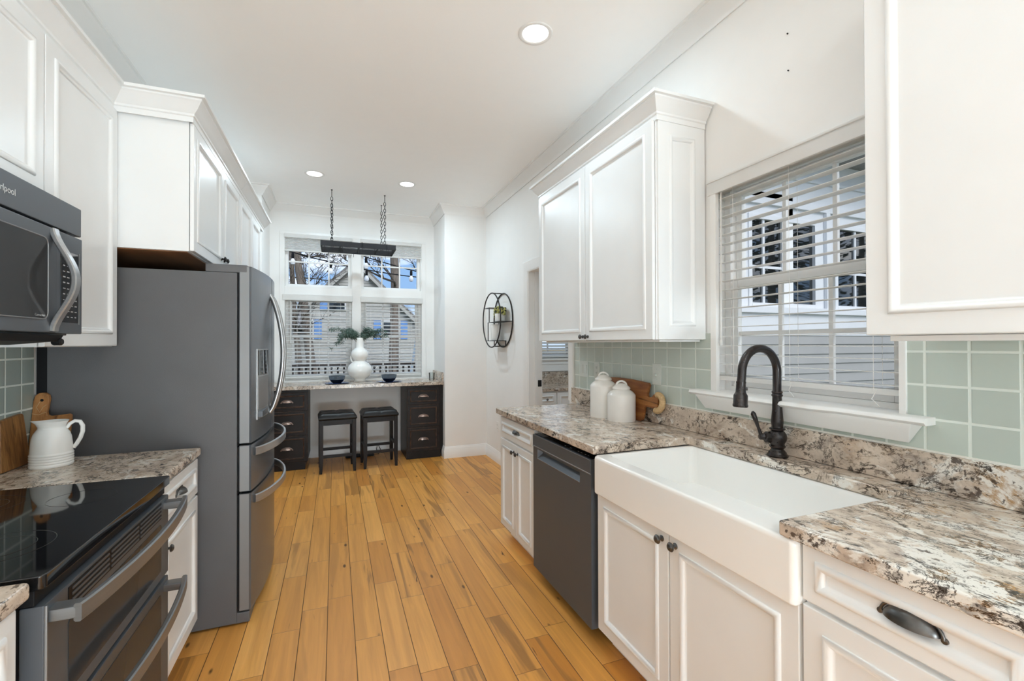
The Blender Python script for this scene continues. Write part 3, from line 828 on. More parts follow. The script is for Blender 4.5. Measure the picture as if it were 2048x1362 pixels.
# far cabinet: one drawer over two doors
r = base_cab('white base cabinet at the far end of the sink run, one drawer over two doors', None, XRB, 2.548, 3.165, .903, (1.48, 2.86, 0))
dr = door(r, 'drawer', fR(XB), 2.553, 3.162, .742, .885, .036); cup_pull(dr, fR(XB), 2.862, .808, .0135, .046)
a = door(r, 'door', fR(XB), 2.858, 3.162, .100, .728, .046); knob(a, fR(XB), 2.892, .676, .02)
b = door(r, 'door', fR(XB), 2.553, 2.854, .100, .728, .046); knob(b, fR(XB), 2.822, .676, .02)
# sink cabinet
r = base_cab('white two door cabinet below the apron sink', None, XRB, .842, 1.834, .665, (1.48, 1.34, 0))
a = door(r, 'door', fR(XB), 1.352, 1.832, .095, .728, .052); knob(a, fR(XB), 1.384, .690, .02, k=1.1)
b = door(r, 'door', fR(XB), .846, 1.344, .095, .728, .052); knob(b, fR(XB), 1.312, .690, .02, k=1.1)
# near cabinet
r = base_cab('white base cabinet nearest on the right, with dark cup pull, below the pale granite', None, XRB, .385, .838, .903, (1.48, .61, 0))
dr = door(r, 'drawer', fR(XB), .388, .836, .750, .897, .034); cup_pull(dr, fR(XB), .598, .818, .0135, .052, .030, .034)
a = door(r, 'door', fR(XB), .388, .836, .095, .738, .052); knob(a, fR(XB), .42, .69, .02)

# dishwasher
r = thing('dishwasher', 'dark slate dishwasher between the far base cabinet and the sink', 'dishwasher', (1.48, 2.2, 0))
y0, y1 = 1.868, 2.540
MB().box(1.175, 1.79, y0 + .005, y1 - .005, .105, .868).build('tub', M['blackplastic'], r)
MB().box(1.24, 1.79, y0 + .01, y1 - .01, .004, .105).build('plinth', M['blackplastic'], r)
pf = fR(1.175); t = .047
mb = MB()
yy = (1.975, 2.478); zp = (.735, .788)                      # recessed grip
fz = lambda u, v, n: pf(u, v, n)
us = [y0, yy[0], yy[1], y1]; vs = [.068, zp[0], zp[1], .868]
for i in range(3):
    for j in range(3):
        if i == 1 and j == 1: continue
        mb.poly([fz(us[i], vs[j], t), fz(us[i + 1], vs[j], t), fz(us[i + 1], vs[j + 1], t), fz(us[i], vs[j + 1], t)])
q = [(us[1], vs[1]), (us[2], vs[1]), (us[2], vs[2]), (us[1], vs[2])]
inn = [(us[1] + .012, vs[1] + .028), (us[2] - .012, vs[1] + .028), (us[2] - .012, vs[2]), (us[1] + .012, vs[2])]
for k in range(4):
    l = (k + 1) % 4
    mb.poly([fz(*q[k], t), fz(*q[l], t), fz(*inn[l], t - .03), fz(*inn[k], t - .03)])
mb.poly([fz(*p, t - .03) for p in inn])
o = [(y0, .068), (y1, .068), (y1, .868), (y0, .868)]
for k in range(4):
    l = (k + 1) % 4
    mb.poly([fz(*o[k], t), fz(*o[l], t), fz(*o[l], 0), fz(*o[k], 0)])
mb.poly([fz(*p, 0) for p in o])
dw = mb.build('door', M['slate'], r, merge=True, angle=20)
MB().box(1.175 - t - .0035, 1.175 - t + .002, y0, y1, .802, .868).build('control_fascia', M['slate'], dw, bevel=.0015)
mb = MB(); mb.bar([pf(y0 + .002, .7995, t + .002), pf(y1 - .002, .7995, t + .002)], (0, 0, 1), .0035, .0025); mb.build('fascia_trim', M['slate_light'], dw)
mb = MB(); mb.bar([pf(yy[0], .733, t + .001), pf(yy[1], .733, t + .001)], (0, 0, 1), .002, .0015); mb.bar([pf(y0 + .002, .8665, t + .003), pf(y1 - .002, .8665, t + .003)], (0, 0, 1), .0015, .0015)
mb.build('edge_trim', M['slate_light'], dw)
MB().box(1.135, 1.172, y0 + .01, y1 - .01, .8685, .872).build('control_strip', M['blackglass'], dw)
for yk in (1.92, 1.95, 1.99, 2.02, 2.10, 2.16, 2.49): MB().box(1.148, 1.152, yk, yk + .012, .8722, .8728).build('control_mark', M['legend'], dw)

# worktop right of the room, one slab with the sink cut out
mb = MB()
poly = [(1.113, -.60), (1.113, .883), (1.672, .883), (1.672, 1.824), (1.113, 1.824), (1.113, 3.19), (XR - .002, 3.19), (XR - .002, -.60)]
mb.rings([[(x, y, z) for x, y in poly] for z in (.903, ZR)])
o = mb.build('worktop', M['granite'], bevel=.006, seg=3); tag(o, 'long granite worktop round the apron sink, pale and rust veined at its near end', 'worktop', 'granite worktops')
mb = MB(); mb.box(1.785, XR - .003, -.60, 3.26, ZR + .001, 1.064)
o = mb.build('granite_upstand', M['granite'], bevel=.003); tag(o, 'low granite upstand along the wall behind the sink and faucet', 'upstand')
# concealed carcass beyond the frame, carries the slab
r = base_cab('white base cabinet under the near end of the granite, beside the cup pull drawer', None, XRB, -.58, .382, .903, (1.48, -.1, 0))
door(r, 'door', fR(XB), -.09, .38, .10, .895, .052); door(r, 'door', fR(XB), -.575, -.095, .10, .895, .052)

# apron sink
r = thing('apron_sink', 'white fireclay apron front sink set into the granite', 'sink', (1.4, 1.34, .70))
mb = MB()
X0, X1, Y0, Y1 = 1.118, 1.71, .842, 1.832
def rr(ins, z, rad, ix=None):
    return rrect(X0 + (ix if ix is not None else ins), X1 - ins, Y0 + ins, Y1 - ins, rad, z, 5)
rg = [rr(.004, .727, .014), rr(0, .733, .016), rr(0, .885, .016), rr(.002, .895, .016), rr(.008, .9015, .016), rr(.030, .9015, .02, .060), rr(.034, .898, .024, .066), rr(.036, .885, .026, .068), rr(.044, .70, .04, .078), rr(.060, .684, .05, .095), rr(.12, .678, .06, .16)]
mb.rings(rg); mb.build('basin', M['sink'], r, angle=50, wn=True)
mb = MB(); mb.lathe([(.0001, .0), (.045, .0), (.047, .003), (.040, .004), (.036, .001), (.0001, .001)], (1.43, 1.34, .6785)); mb.build('drain', M['steel'], r)

# upper cabinets
CCROWN = [(0, -.012), (.006, -.012), (.006, .012), (.012, .016), (.012, .026), (.030, .046), (.046, .072), (.052, .078), (.052, .086), (.066, .088), (.066, .102), (0, .102)]
def upper(label, xf, xbk, y0, y1, zb, zt, doors, crown_path, fr, group='white wall cabinets', knobs=(), under='cab', s=.052, kmat='gunmetal'):
    r = thing('wall_cabinet', label, 'cabinet', ((xf + xbk) / 2, (y0 + y1) / 2, zb), group)
    sg = 1 if xf > xbk else -1
    body = xf - sg * .02
    MB().box(min(body, xbk), max(body, xbk), y0, y1, zb, zt + .05).build('carcass', M['cab'], r, bevel=.001)
    if under != 'cab': MB().box(min(body, xbk) + .004, max(body, xbk) - .012, y0 + .016, y1 - .016, zb - .003, zb).build('underside', M[under], r)
    for k, (a, b, c, e) in enumerate(doors):
        d = door(r, 'door', fr(body + sg * .003), a, b, c, e, s, .017)
        for (ki, ku, kv) in knobs:
            if ki == k: knob(d, fr(body), ku, kv, .02, kmat)
    if crown_path:
        mb = MB(); mb.moulding(crown_path[::-1], [(o, zt + h) for o, h in CCROWN]); mb.build('crown', M['cab'], r, angle=40)
    return r
# right, far: two doors and a panelled end
XU = 1.477
r = upper('white two door wall cabinet between the doorway and the sink window', XU, 1.80, 1.852, 3.212, 1.437, 2.546, [(1.856, 2.507, 1.438, 2.542), (2.513, 3.209, 1.438, 2.542)],
          [(1.80, 3.214), (XU + .018, 3.214), (XU + .018, 1.838), (1.80, 1.838)], fR, knobs=[(0, 2.478, 1.462), (1, 2.543, 1.462)])
fE = lambda u, v, n: (u, 1.852 - n, v)
door(r, 'end_panel', fE, 1.502, 1.804, 1.438, 2.540, .068, .014)
MB().box(1.53, 1.795, 1.87, 3.19, 1.426, 1.4365).build('light_rail', M['cab'], r, bevel=.002)
# right, near
r = upper('white wall cabinet nearest on the right, hiding the near side of the sink window', XU, 1.80, -.02, .882, 1.441, 2.546, [(-.015, .879, 1.442, 2.542)],
          [(1.80, .896), (XU + .018, .896), (XU + .018, -.02)], fR, s=.058)
MB().box(1.53, 1.795, -.01, .845, 1.424, 1.440).build('light_rail', M['cab'], r, bevel=.002)
# left, beside and above the microwave
XA = -.935
upper('tall white wall cabinet between the microwave and the refrigerator', XA, -1.238, 2.046, 2.612, 1.412, 2.506, [(2.049, 2.608, 1.414, 2.500)], [(XA - .018, 1.27), (XA - .018, 2.614)], fL)
upper('short white wall cabinet directly above the microwave', XA, -1.238, 1.27, 2.044, 1.925, 2.506, [(1.662, 2.041, 1.932, 2.500), (1.274, 1.657, 1.932, 2.500)], None, fL)
# deep cabinet over the refrigerator and the tall pantry beyond
XO = -.640
upper('deep white two door cabinet over the refrigerator', XO, -1.236, 2.617, 3.742, 1.872, 2.506, [(2.622, 3.222, 1.876, 2.498), (3.230, 3.738, 1.876, 2.498)],
      [(-.953, 2.602), (XO - .004, 2.602), (XO - .004, 3.744)], fL, knobs=[(0, 3.190, 1.936), (1, 3.262, 1.936)], under='rawwood', kmat='bronze')
r = thing('pantry_cabinet', 'tall white pantry cabinet beyond the refrigerator', 'cabinet', (-.95, 4.3, 0))
MB().box(-1.236, XO - .02, 3.748, 4.885, .10, 2.553).build('carcass', M['cab'], r, bevel=.001)
MB().box(-1.236, XO - .08, 3.748, 4.885, .002, .10).build('plinth', M['cab'], r)
mb = MB(); mb.moulding([(-1.2, 4.90), (XO - .004, 4.90), (XO - .004, 3.746)], [(o, 2.506 + h) for o, h in CCROWN]); mb.build('crown', M['cab'], r, angle=40)
for a, b in ((3.752, 4.235), (4.243, 4.72)):
    door(r, 'door', fL(XO - .02), a, b, 1.40, 2.498); door(r, 'door', fL(XO - .02), a, b, .105, 1.39)

# left base cabinets and worktops
ZL = .920
XLB = (-.640, -1.236)
r = base_cab('white base cabinet between the range and the refrigerator', None, XLB, 2.108, 2.612, .880, (-.93, 2.36, 0), z0=.09)
dr = door(r, 'drawer', fL(-.640), 2.112, 2.609, .702, .868, .036); cup_pull(dr, fL(-.640), 2.350, .780, .0135, .040, .030, .028)
a = door(r, 'door', fL(-.640), 2.112, 2.609, .092, .690, .052); knob(a, fL(-.640), 2.155, .62, .02)
r = base_cab('white base cabinet nearest on the left, before the range', None, XLB, .80, 1.268, .880, (-.93, 1.03, 0), z0=.09)
dr = door(r, 'drawer', fL(-.640), .804, 1.264, .702, .868, .036); cup_pull(dr, fL(-.640), 1.03, .780, .0135)
door(r, 'door', fL(-.640), .804, 1.264, .092, .690, .052)
def slab_top(label, y0, y1, front, r0=.0, far=None):
    mb = MB(); pts = [(front, y0), (front, y1), (-1.236, y1), (-1.236, y0)]
    mb.rings([[(x, y, z) for x, y in pts] for z in (.881, ZL)])
    return tag(mb.build('worktop', M['granite2'], bevel=.010, seg=3), label, 'worktop', 'granite worktops')
slab_top('granite worktop under the white pitcher, between range and refrigerator', 2.103, 2.612, -.607)
slab_top('rounded granite worktop corner nearest on the left, before the range', .80, 1.272, -.600)

# ------------------------------------------------------------------ text as mesh
def text_part(name, txt, size, place, mat, parent, depth=.0006):
    cu = bpy.data.curves.new(name, 'FONT'); cu.body = txt; cu.size = size; cu.extrude = depth; cu.align_x = 'CENTER'; cu.resolution_u = 3
    tmp = bpy.data.objects.new(name, cu); COL.objects.link(tmp)
    dg = bpy.context.evaluated_depsgraph_get(); dg.update()
    me = bpy.data.meshes.new_from_object(tmp.evaluated_get(dg))
    bpy.data.objects.remove(tmp); bpy.data.curves.remove(cu)
    off = world_base(parent)
    for v in me.vertices:
        v.co = Vector(place(v.co.x, v.co.y, v.co.z)) - off
    me.materials.clear(); me.materials.append(M[mat])
    o = bpy.data.objects.new(name, me); COL.objects.link(o); o.parent = parent
    return o

# ------------------------------------------------------------------ refrigerator
FY0, FY1 = 2.645, 3.555
def bow(y, k=.043): return -.402 + k * (1 - ((y - (FY0 + FY1) / 2) / ((FY1 - FY0) / 2)) ** 2)
r = thing('refrigerator', 'grey french door refrigerator with a matte side, between the base cabinet and the pantry', 'refrigerator', (-.80, 3.1, 0))
MB().box(-1.236, -1.199, FY0 + .004, FY1 - .004, .012, 1.775).build('gap_shade_panel', M['blackplastic'], r)  # dark panel stands in for the shade in the gap behind the refrigerator
MB().box(-1.20, -.462, FY0, FY1, .012, 1.783).build('cabinet', M['fridge_side'], r, bevel=.004)
mb = MB(); mb.box(-.47, -.405, FY0 + .004, FY1 - .004, .008, .062); mb.build('kick_grille', M['fridge_side'], r, bevel=.006)
def fdoor(name, y0, y1, z0, z1, parent, mat='steel_dark'):
    mb = MB(); n = 14; ys = [y0 + (y1 - y0) * i / n for i in range(n + 1)]
    e = .006
    out = []
    for i, y in enumerate(ys):
        out.append((bow(y) - (e if i in (0, n) else 0), y))
    if True:
        out[0] = (bow(y0) - e, y0); out.insert(1, (bow(y0 + e), y0 + e)); out[-1] = (bow(y1) - e, y1); out.insert(-1, (bow(y1 - e), y1 - e))
    sec = out + [(-.452, y1), (-.452, y0)]
    mb.rings([[(x, y, z) for x, y in sec] for z in (z0, z1)])
    o = mb.build(name, [M[mat]], parent, angle=30)
    mb = MB(); mb.box(-.4625, -.4515, y0 + .006, y1 - .006, z0 + .006, z1 - .03 if z1 > 1.7 else z1 - .006); mb.build('gasket', M['blackplastic'], o)
    # lighter brushed flank of the door
    mb = MB(); mb.box(-.450, bow(y0) - .008, y0 - .0012, y0 + .001, z0 + .003, z1 - .003); mb.build('door_edge', M['slate_light'], o)
    return o
YM = (FY0 + FY1) / 2
d1 = fdoor('french_door', FY0 + .004, YM - .003, .916, 1.818, r)
d2 = fdoor('french_door', YM + .003, FY1 - .004, .916, 1.818, r)
d3 = fdoor('drawer', FY0 + .004, FY1 - .004, .672, .905, r)
d4 = fdoor('freezer_drawer', FY0 + .004, FY1 - .004, .070, .660, r)
for y0, y1 in ((FY0 + .002, FY0 + .20), (FY1 - .20, FY1 - .002)):
    mb = MB(); mb.box(-.60, -.415, y0, y1, 1.783, 1.824); mb.build('hinge_cover', M['fridge_side'], r, bevel=.006)
# door handles, bowed towards the room
for dd, yh in ((d1, YM - .055), (d2, YM + .055)):
    xs = bow(yh); pts = []
    for i in range(25):
        a = i / 24; z = 1.715 - .70 * a; k = math.sin(PI * a) ** .72
        pts.append((xs - .004 + .070 * k, yh, z))
    mb = MB(); mb.tube(pts, [(.011, .0135)] * 25, 10); mb.build('handle', M['steel'], dd, angle=60)
for dd, zh in ((d3, .862), (d4, .616)):
    pts = []
    for i in range(31):
        a = i / 30; y = 2.70 + (3.50 - 2.70) * a
        pts.append((bow(y) + .002 + .066 * math.sin(PI * a) ** .62, y, zh))
    mb = MB(); mb.bar(pts, (0, 0, 1), .021, .007); mb.build('handle', M['steel'], dd, angle=40)
# ice and water dispenser on the near door
y0, y1 = 2.735, 2.955
def fx(y): return bow(y)
mb = MB(); ys = [y0 + (y1 - y0) * i / 6 for i in range(7)]
mb.rings([[(fx(y) + .0035, y, 1.02) for y in ys] + [(fx(y) - .01, y, 1.02) for y in ys[::-1]], [(fx(y) + .0035, y, 1.395) for y in ys] + [(fx(y) - .01, y, 1.395) for y in ys[::-1]]])
dp = mb.build('dispenser', M['steel'], d1, angle=30)
mb = MB(); ys2 = [y0 + .012 + (y1 - y0 - .024) * i / 6 for i in range(7)]
mb.rings([[(fx(y) + .0062, y, 1.255) for y in ys2] + [(fx(y), y, 1.255) for y in ys2[::-1]], [(fx(y) + .0062, y, 1.388) for y in ys2] + [(fx(y), y, 1.388) for y in ys2[::-1]]])
mb.build('control_screen', M['blackglass'], dp, angle=30)
mb = MB()
mb.rings([[(fx(y) + .005, y, 1.075) for y in ys2] + [(fx(y), y, 1.075) for y in ys2[::-1]], [(fx(y) + .005, y, 1.245) for y in ys2] + [(fx(y), y, 1.245) for y in ys2[::-1]]])
mb.build('recess', M['slate_light'], dp, angle=30)
mb = MB(); mb.box(fx(YM) - .05, fx(2.85) + .012, y0 + .015, y1 - .015, 1.030, 1.062); mb.build('drip_tray', M['slate'], dp, bevel=.003)

# ------------------------------------------------------------------ over-range microwave
r = thing('microwave', 'dark steel over the range microwave with a bowed handle', 'microwave', (-1.05, 1.68, 1.45))
my0, my1, mx = 1.292, 2.068, -.872
MB().box(-1.236, mx, my0, 2.040, 1.452, 1.902).build('case', M['slate'], r, bevel=.003)
fM = lambda u, v, n: (mx + n, u, v)
MB().box(mx + .0005, mx + .028, my0, my1, 1.802, 1.902).build('vent_hood', M['slate'], r, bevel=.004)
yd = 1.900
MB().box(mx + .0005, mx + .034, my0, yd, 1.458, 1.794).build('door', M['slate'], r, bevel=.005)
dm = [o for o in COL.objects if o.parent == r and o.name.startswith('door')][0]
mb = MB(); pts = rrect(my0 + .04, 1.846, 1.502, 1.752, .022, 0, 5)
mb.rings([[(mx + .0335, p[0], p[1]) for p in pts], [(mx + .0362, p[0], p[1]) for p in pts]]); mb.build('window', M['smokeglass'], dm, angle=30)
mb = MB(); mb.tube([(mx + .036, p[0], p[1]) for p in rrect(my0 + .038, 1.848, 1.500, 1.754, .024, 0, 5)], .0022, 6, closed=True); mb.build('window_trim', M['slate_light'], dm)
pts = []
for i in range(27):
    a = i / 26; z = 1.790 - .326 * a
    k = .5 - .5 * math.cos(2 * PI * a)
    pts.append((mx + .036 + .056 * k ** .8, yd - .022, z))
mb = MB(); mb.bar(pts, (0, 1, 0), .0155, .0075); mb.build('handle', M['steel'], dm, angle=40)
MB().box(mx + .0005, mx + .030, yd + .004, my1, 1.458, 1.794).build('control_panel', M['slate'], r, bevel=.003)
cp = [o for o in COL.objects if o.parent == r and o.name.startswith('control_panel')][0]
MB().box(mx + .0295, mx + .0316, yd + .030, my1 - .030, 1.495, 1.735).build('keypad', M['blackglass'], cp, bevel=.002)
mb = MB()
rk = random.Random(3)
for i in range(10):
    for j in range(4):
        y = yd + .042 + j * .024; z = 1.512 + i * .019
        mb.box(mx + .0317, mx + .0320, y, y + .010 + .005 * rk.random(), z, z + .0022 + .002 * rk.random())
mb.build('keypad_legend', M['legend'], cp)
MB().box(mx + .0305, mx + .0325, my1 - .026, my1 - .022, 1.49, 1.74).build('keypad_trim', M['slate_light'], cp)
text_part('badge', 'Whirlpool', .027, lambda x, y, z: (mx + .0285 + z, 1.650 + x, 1.842 + y), 'badge', r)
text_part('door_legend', 'Convection', .011, lambda x, y, z: (mx + .0368 + z, 1.806 + x, 1.508 + y), 'badge', dm, .0002)
mb = MB()
mb.rings([[(mx + .03, y, 1.452), (mx + .02, y, 1.432), (-.98, y, 1.420), (-1.20, y, 1.446), (-1.20, y, 1.453)] for y in (my0 + .01, 1.95)])
un = mb.build('underside', M['blackplastic'], r)
mb = MB(); mb.lathe([(.0001, 0), (.010, 0), (.012, .004), (.012, .022), (.009, .026), (.0001, .026)], (mx + .004, 1.945, 1.430), (1, 0, 0), 18); mb.build('latch_knob', M['blackplastic'], un)

# ------------------------------------------------------------------ range
r = thing('range', 'black glass top double oven range with bowed steel handles', 'range', (-.91, 1.69, 0))
ry0, ry1 = 1.290, 2.092
MB().box(-1.232, -.632, ry0 + .003, ry1 - .003, .02, .893).build('body', M['blackplastic'], r)
mb = MB(); mb.rings([rrect(-1.232, -.586, ry0 - .004, ry1 + .004, .012, z, 3) for z in (.890, .921)])
ck = mb.build('cooktop', M['blackglass'], r, bevel=.006, seg=3)
mb = MB()
def bring(cx, cy, rad):
    mb.lathe([(rad, .9213), (rad + .0016, .9215), (rad + .0016, .9213)], (cx, cy, 0), (0, 0, 1), 64, False, False)
for cx, cy, ra in ((-.78, 1.50, .11), (-.78, 1.50, .075), (-.77, 1.90, .085), (-1.04, 1.50, .085), (-1.04, 1.90, .115), (-1.04, 1.90, .08)): bring(cx, cy, ra)
mb.build('burner_rings', M['ring'], ck)
mb = MB(); mb.box(-.636, -.604, ry0, ry1, .855, .8895); mb.build('front_band', M['blackplastic'], r, bevel=.002)
fO = lambda u, v, n: (-.632 + n, u, v)
def oven(name, z0, z1, vent):
    o = MB().box(-.632, -.590, ry0 + .004, ry1 - .006, z0, z1).build(name, M['slate'], r, bevel=.003)
    wt = z1 - (.085 if vent else .035)
    mb = MB(); pts = rrect(ry0 + .10, ry1 - .085, z0 + .035, wt, .012, 0, 3)
    mb.rings([[(-.5905, p[0], p[1]) for p in pts], [(-.5885, p[0], p[1]) for p in pts]]); mb.build('window', M['smokeglass'], o, angle=30)
    MB().box(-.5905, -.5845, ry0 + .0035, ry0 + .008, z0, z1 - .001).build('edge_trim', M['slate_light'], o, bevel=.002)
    if vent:
        mb = MB(); mb.box(-.591, -.5886, ry0 + .10, ry1 - .085, z1 - .066, z1 - .008); mb.build('vent_plate', M['blackplastic'], o)
        mb = MB()
        for k in range(4):
            for j in range(3):
                a = ry0 + .115 + j * .205; zz = z1 - .060 + k * .0135
                mb.box(-.589, -.5866, a, a + .19, zz, zz + .0055)
        mb.build('vent_slots', M['slate'], o)
    zh = z1 - .030
    for yk, sg in ((ry0 + .035, 1), (ry1 - .035, -1)):
        mb = MB(); mb.obox((-.562, yk, zh), (.034, 0, 0), (0, .022, 0), (0, 0, .014)); mb.build('handle_post', M['steel_mid'], o, bevel=.005)
    pts = []
    for i in range(25):
        a = i / 24; y = ry0 + .012 + (ry1 - ry0 - .024) * a
        pts.append((-.536 + .036 * math.sin(PI * a) ** .8, y, zh))
    mb = MB(); mb.bar(pts, (0, 0, 1), .0205, .008); mb.build('handle', M['steel_mid'], o, angle=40)
    return o
oven('upper_oven_door', .562, .852, True)
oven('lower_oven_door', .105, .548, False)
MB().box(-.632, -.60, ry0 + .006, ry1 - .006, .03, .098).build('kick_panel', M['blackplastic'], r, bevel=.003)

# ------------------------------------------------------------------ faucet
r = thing('faucet', 'oil rubbed bronze gooseneck faucet behind the apron sink', 'faucet', (1.732, 1.375, ZR))
fx0, fy0 = 1.732, 1.375
mb = MB()
mb.lathe([(.0001, .0), (.040, .0), (.041, .006), (.038, .010), (.034, .014), (.034, .018), (.029, .024), (.024, .030), (.024, .034), (.030, .040), (.031, .044), (.026, .050), (.027, .056), (.034, .068), (.0365, .080), (.034, .094), (.027, .104), (.022, .110),
          (.030, .113), (.0305, .118), (.022, .122), (.0215, .128), (.0235, .140), (.0235, .150), (.019, .20), (.018, .25), (.0215, .254), (.0215, .258), (.018, .263), (.021, .268), (.0205, .272), (.0165, .276), (.0165, .36), (.0001, .36)], (fx0, fy0, ZR), (0, 0, 1), 28)
b = mb.build('body', [M['bronze']], r, angle=45)
mb = MB()
for h, ra in ((.1155, .0308), (.2565, .0217), (.270, .0212), (.042, .0312)): mb.lathe([(ra - .002, h - .0012), (ra, h), (ra - .002, h + .0012)], (fx0, fy0, ZR), (0, 0, 1), 28, False, False)
mb.build('rubbed_ring', M['copper_edge'], b)
mb = MB(); R = .0985; zc = ZR + .355; pts = [(fx0, fy0, ZR + .30), (fx0, fy0, ZR + .33)]
for a in arc(0, PI, 26): pts.append((fx0 - R + R * math.cos(a), fy0, zc + R * math.sin(a)))
pts += [(fx0 - 2 * R - .002, fy0, zc - .02), (fx0 - 2 * R - .005, fy0, zc - .04)]
mb.tube(pts, .0165, 16); mb.build('gooseneck', M['bronze'], r, angle=60)
ex, ez = fx0 - 2 * R - .005, zc - .038
mb = MB(); mb.lathe([(.0001, .004), (.0185, .004), (.0185, .0), (.0175, -.006), (.0195, -.040), (.0215, -.044), (.0265, -.052), (.0270, -.086), (.0285, -.090), (.0285, -.096), (.0265, -.099), (.0001, -.099)], (ex, fy0, ez), (.05, 0, 1), 24)
sp = mb.build('spray_head', M['bronze'], r, angle=40)
mb = MB(); mb.lathe([(.0001, 0), (.0065, 0), (.006, .005), (.0001, .006)], (ex + .014, fy0 - .012, ez - .026), (.7, -.6, .0), 12); mb.build('spray_button', M['bronze'], sp)
ax = Vector((-.86, .50, .05)).normalized(); c0 = Vector((fx0, fy0, ZR + .078))
mb = MB(); mb.lathe([(.021, .018), (.0235, .022), (.0235, .046), (.021, .050), (.015, .052), (.013, .060), (.013, .068), (.010, .072), (.0001, .072)], c0, ax, 8)
hb = mb.build('valve_body', M['bronze'], r, angle=30)
mb = MB(); p = c0 + ax * .062
pts = [p + Vector((0, 0, -.012)), p + Vector((-.003, .002, .012)), p + Vector((-.010, .008, .040)), p + Vector((-.020, .014, .075)), p + Vector((-.026, .018, .096)), p + Vector((-.028, .019, .106))]
mb.tube(pts, [.006, .0075, .0062, .0095, .0105, .004], 12); mb.build('lever', M['bronze'], hb, angle=60)

# ------------------------------------------------------------------ things on the right worktop
def canister(label, c, rad, h, hl):
    r = thing('canister', label, 'canister', c, 'white lidded canisters')
    mb = MB(); s = rad
    mb.lathe([(.0001, 0), (s * .985, 0), (s, .004), (s, h * .93), (s * .985, h * .965), (s * .93, h), (s * .80, h + .012), (s * .66, h + .020), (s * .60, h + .024), (s * .60, h + .030), (.0001, h + .030)], c, (0, 0, 1), 40)
    mb.build('body', M['ceramic'], r, angle=50)
    z = c[2] + h + .026
    mb = MB(); mb.lathe([(.0001, .0), (s * .60, 0), (s * .64, .002), (s * .645, .008), (s * .60, .014), (s * .40, .028), (s * .20, .036), (.0001, .038)], (c[0], c[1], z), (0, 0, 1), 40)
    li = mb.build('lid', M['ceramic'], r, angle=50)
    d = Vector((.93, -.364, 0)); pts = []
    for a in arc(-.05 * PI, 1.05 * PI, 14): pts.append(Vector((c[0], c[1], z + .024)) + d * (.031 * math.cos(a)) + Vector((0, 0, .026 * math.sin(a))))
    mb = MB(); mb.tube(pts, [(.010, .0065)] * len(pts), 10, flat=(-.364, -.93, 0)); mb.build('lid_handle', M['ceramic'], li, angle=60)
    return r
canister('shorter white lidded canister, in front of the cutting board', (1.654, 2.378, ZR), .086, .166, 0)
canister('taller white lidded canister, half behind the shorter one', (1.636, 2.553, ZR), .086, .210, 0)

# paddle board on its long edge, leaning on the splashback
r = thing('cutting_board', 'reddish acacia cutting board with a rattan wrapped ring, behind the canisters', 'cutting board', (1.765, 2.47, ZR), 'wooden boards')
def lean(y, h, n): return (1.742 + h * .135 - n, y, ZR + h * .99)
out = [(2.285, .010), (2.300, .002), (2.735, .002), (2.748, .014), (2.742, .228), (2.728, .243), (2.60, .249), (2.44, .249), (2.262, .238), (2.250, .226), (2.262, .172), (2.258, .158), (2.240, .152), (2.215, .160), (2.200, .176), (2.172, .180), (2.158, .170), (2.158, .105), (2.20, .092), (2.235, .096), (2.262, .096), (2.272, .088), (2.276, .03)]
mb = MB(); mb.rings([[lean(y, h, n) for y, h in out] for n in (-.009, .009)]); mb.build('board', M['acacia'], r, bevel=.003)
mb = MB(); pts = []
for i in range(25):
    a = -.60 * PI + 1.2 * PI * i / 24
    pts.append(lean(2.168 - .042 * math.cos(a), .128 + .046 * math.sin(a), 0))
mb.tube(pts, .0175, 12); rg = mb.build('rattan_ring', M['rattan'], r, angle=60)
mb = MB()
for i in range(1, 24):
    q = Vector(pts[i]); t = (Vector(pts[min(i + 1, 24)]) - Vector(pts[i - 1])).normalized()
    u = t.orthogonal().normalized(); w = t.cross(u)
    mb.tube([q + (u * math.cos(2 * PI * k / 12) + w * math.sin(2 * PI * k / 12)) * .0176 + t * .001 * math.sin(k) for k in range(12)], .0014, 5, closed=True)
mb.build('wrap_strand', M['twine'], rg)

# switch and outlet plates on the tiles
def plate(label, y, z, w, h, kind, mat='plate', x=None):
    x = (XR - .008) if x is None else x
    r = thing('wall_plate', label, 'wall plate', (x, y, z))
    p = MB().box(x - .0055, x, y - w / 2, y + w / 2, z - h / 2, z + h / 2).build('plate', M[mat], r, bevel=.002)
    if kind == 'rocker2':
        for s in (-1, 1): MB().obox((x - .0065, y + s * w * .21, z), (.0025, 0, .0003), (0, .0165, 0), (0, 0, .033)).build('rocker', M[mat], p, bevel=.001)
    if kind == 'duplex':
        for s in (-1, 1):
            q = MB().box(x - .0072, x - .005, y - .0165, y + .0165, z + s * .020 - .0135, z + s * .020 + .0135).build('receptacle', M[mat], p, bevel=.002)
            mb = MB()
            for e in (-.006, .006): mb.box(x - .0076, x - .007, y + e - .0010, y + e + .0010, z + s * .020 - .002, z + s * .020 + .006)
            mb.box(x - .0076, x - .007, y - .002, y + .002, z + s * .020 - .009, z + s * .020 - .005)
            mb.build('slots', M['blackplastic'], q)
    if kind == 'toggle':
        MB().obox((x - .011, y, z - .003), (.007, 0, -.003), (0, .0048, 0), (.003, 0, .008)).build('toggle', M[mat], p, bevel=.001)
        for s in (-1, 1):
            mb = MB(); mb.lathe([(.0001, 0), (.0032, 0), (.0025, .0012), (.0001, .0014)], (x - .0055, y, z + s * .030), (-1, 0, 0), 10); mb.build('screw', M[mat], p)
    return r
plate('double rocker switch plate on the tiles nearest the doorway', 3.078, 1.222, .122, .122, 'rocker2')
plate('duplex outlet plate on the tiles, just above the taller canister', 2.892, 1.223, .074, .122, 'duplex')
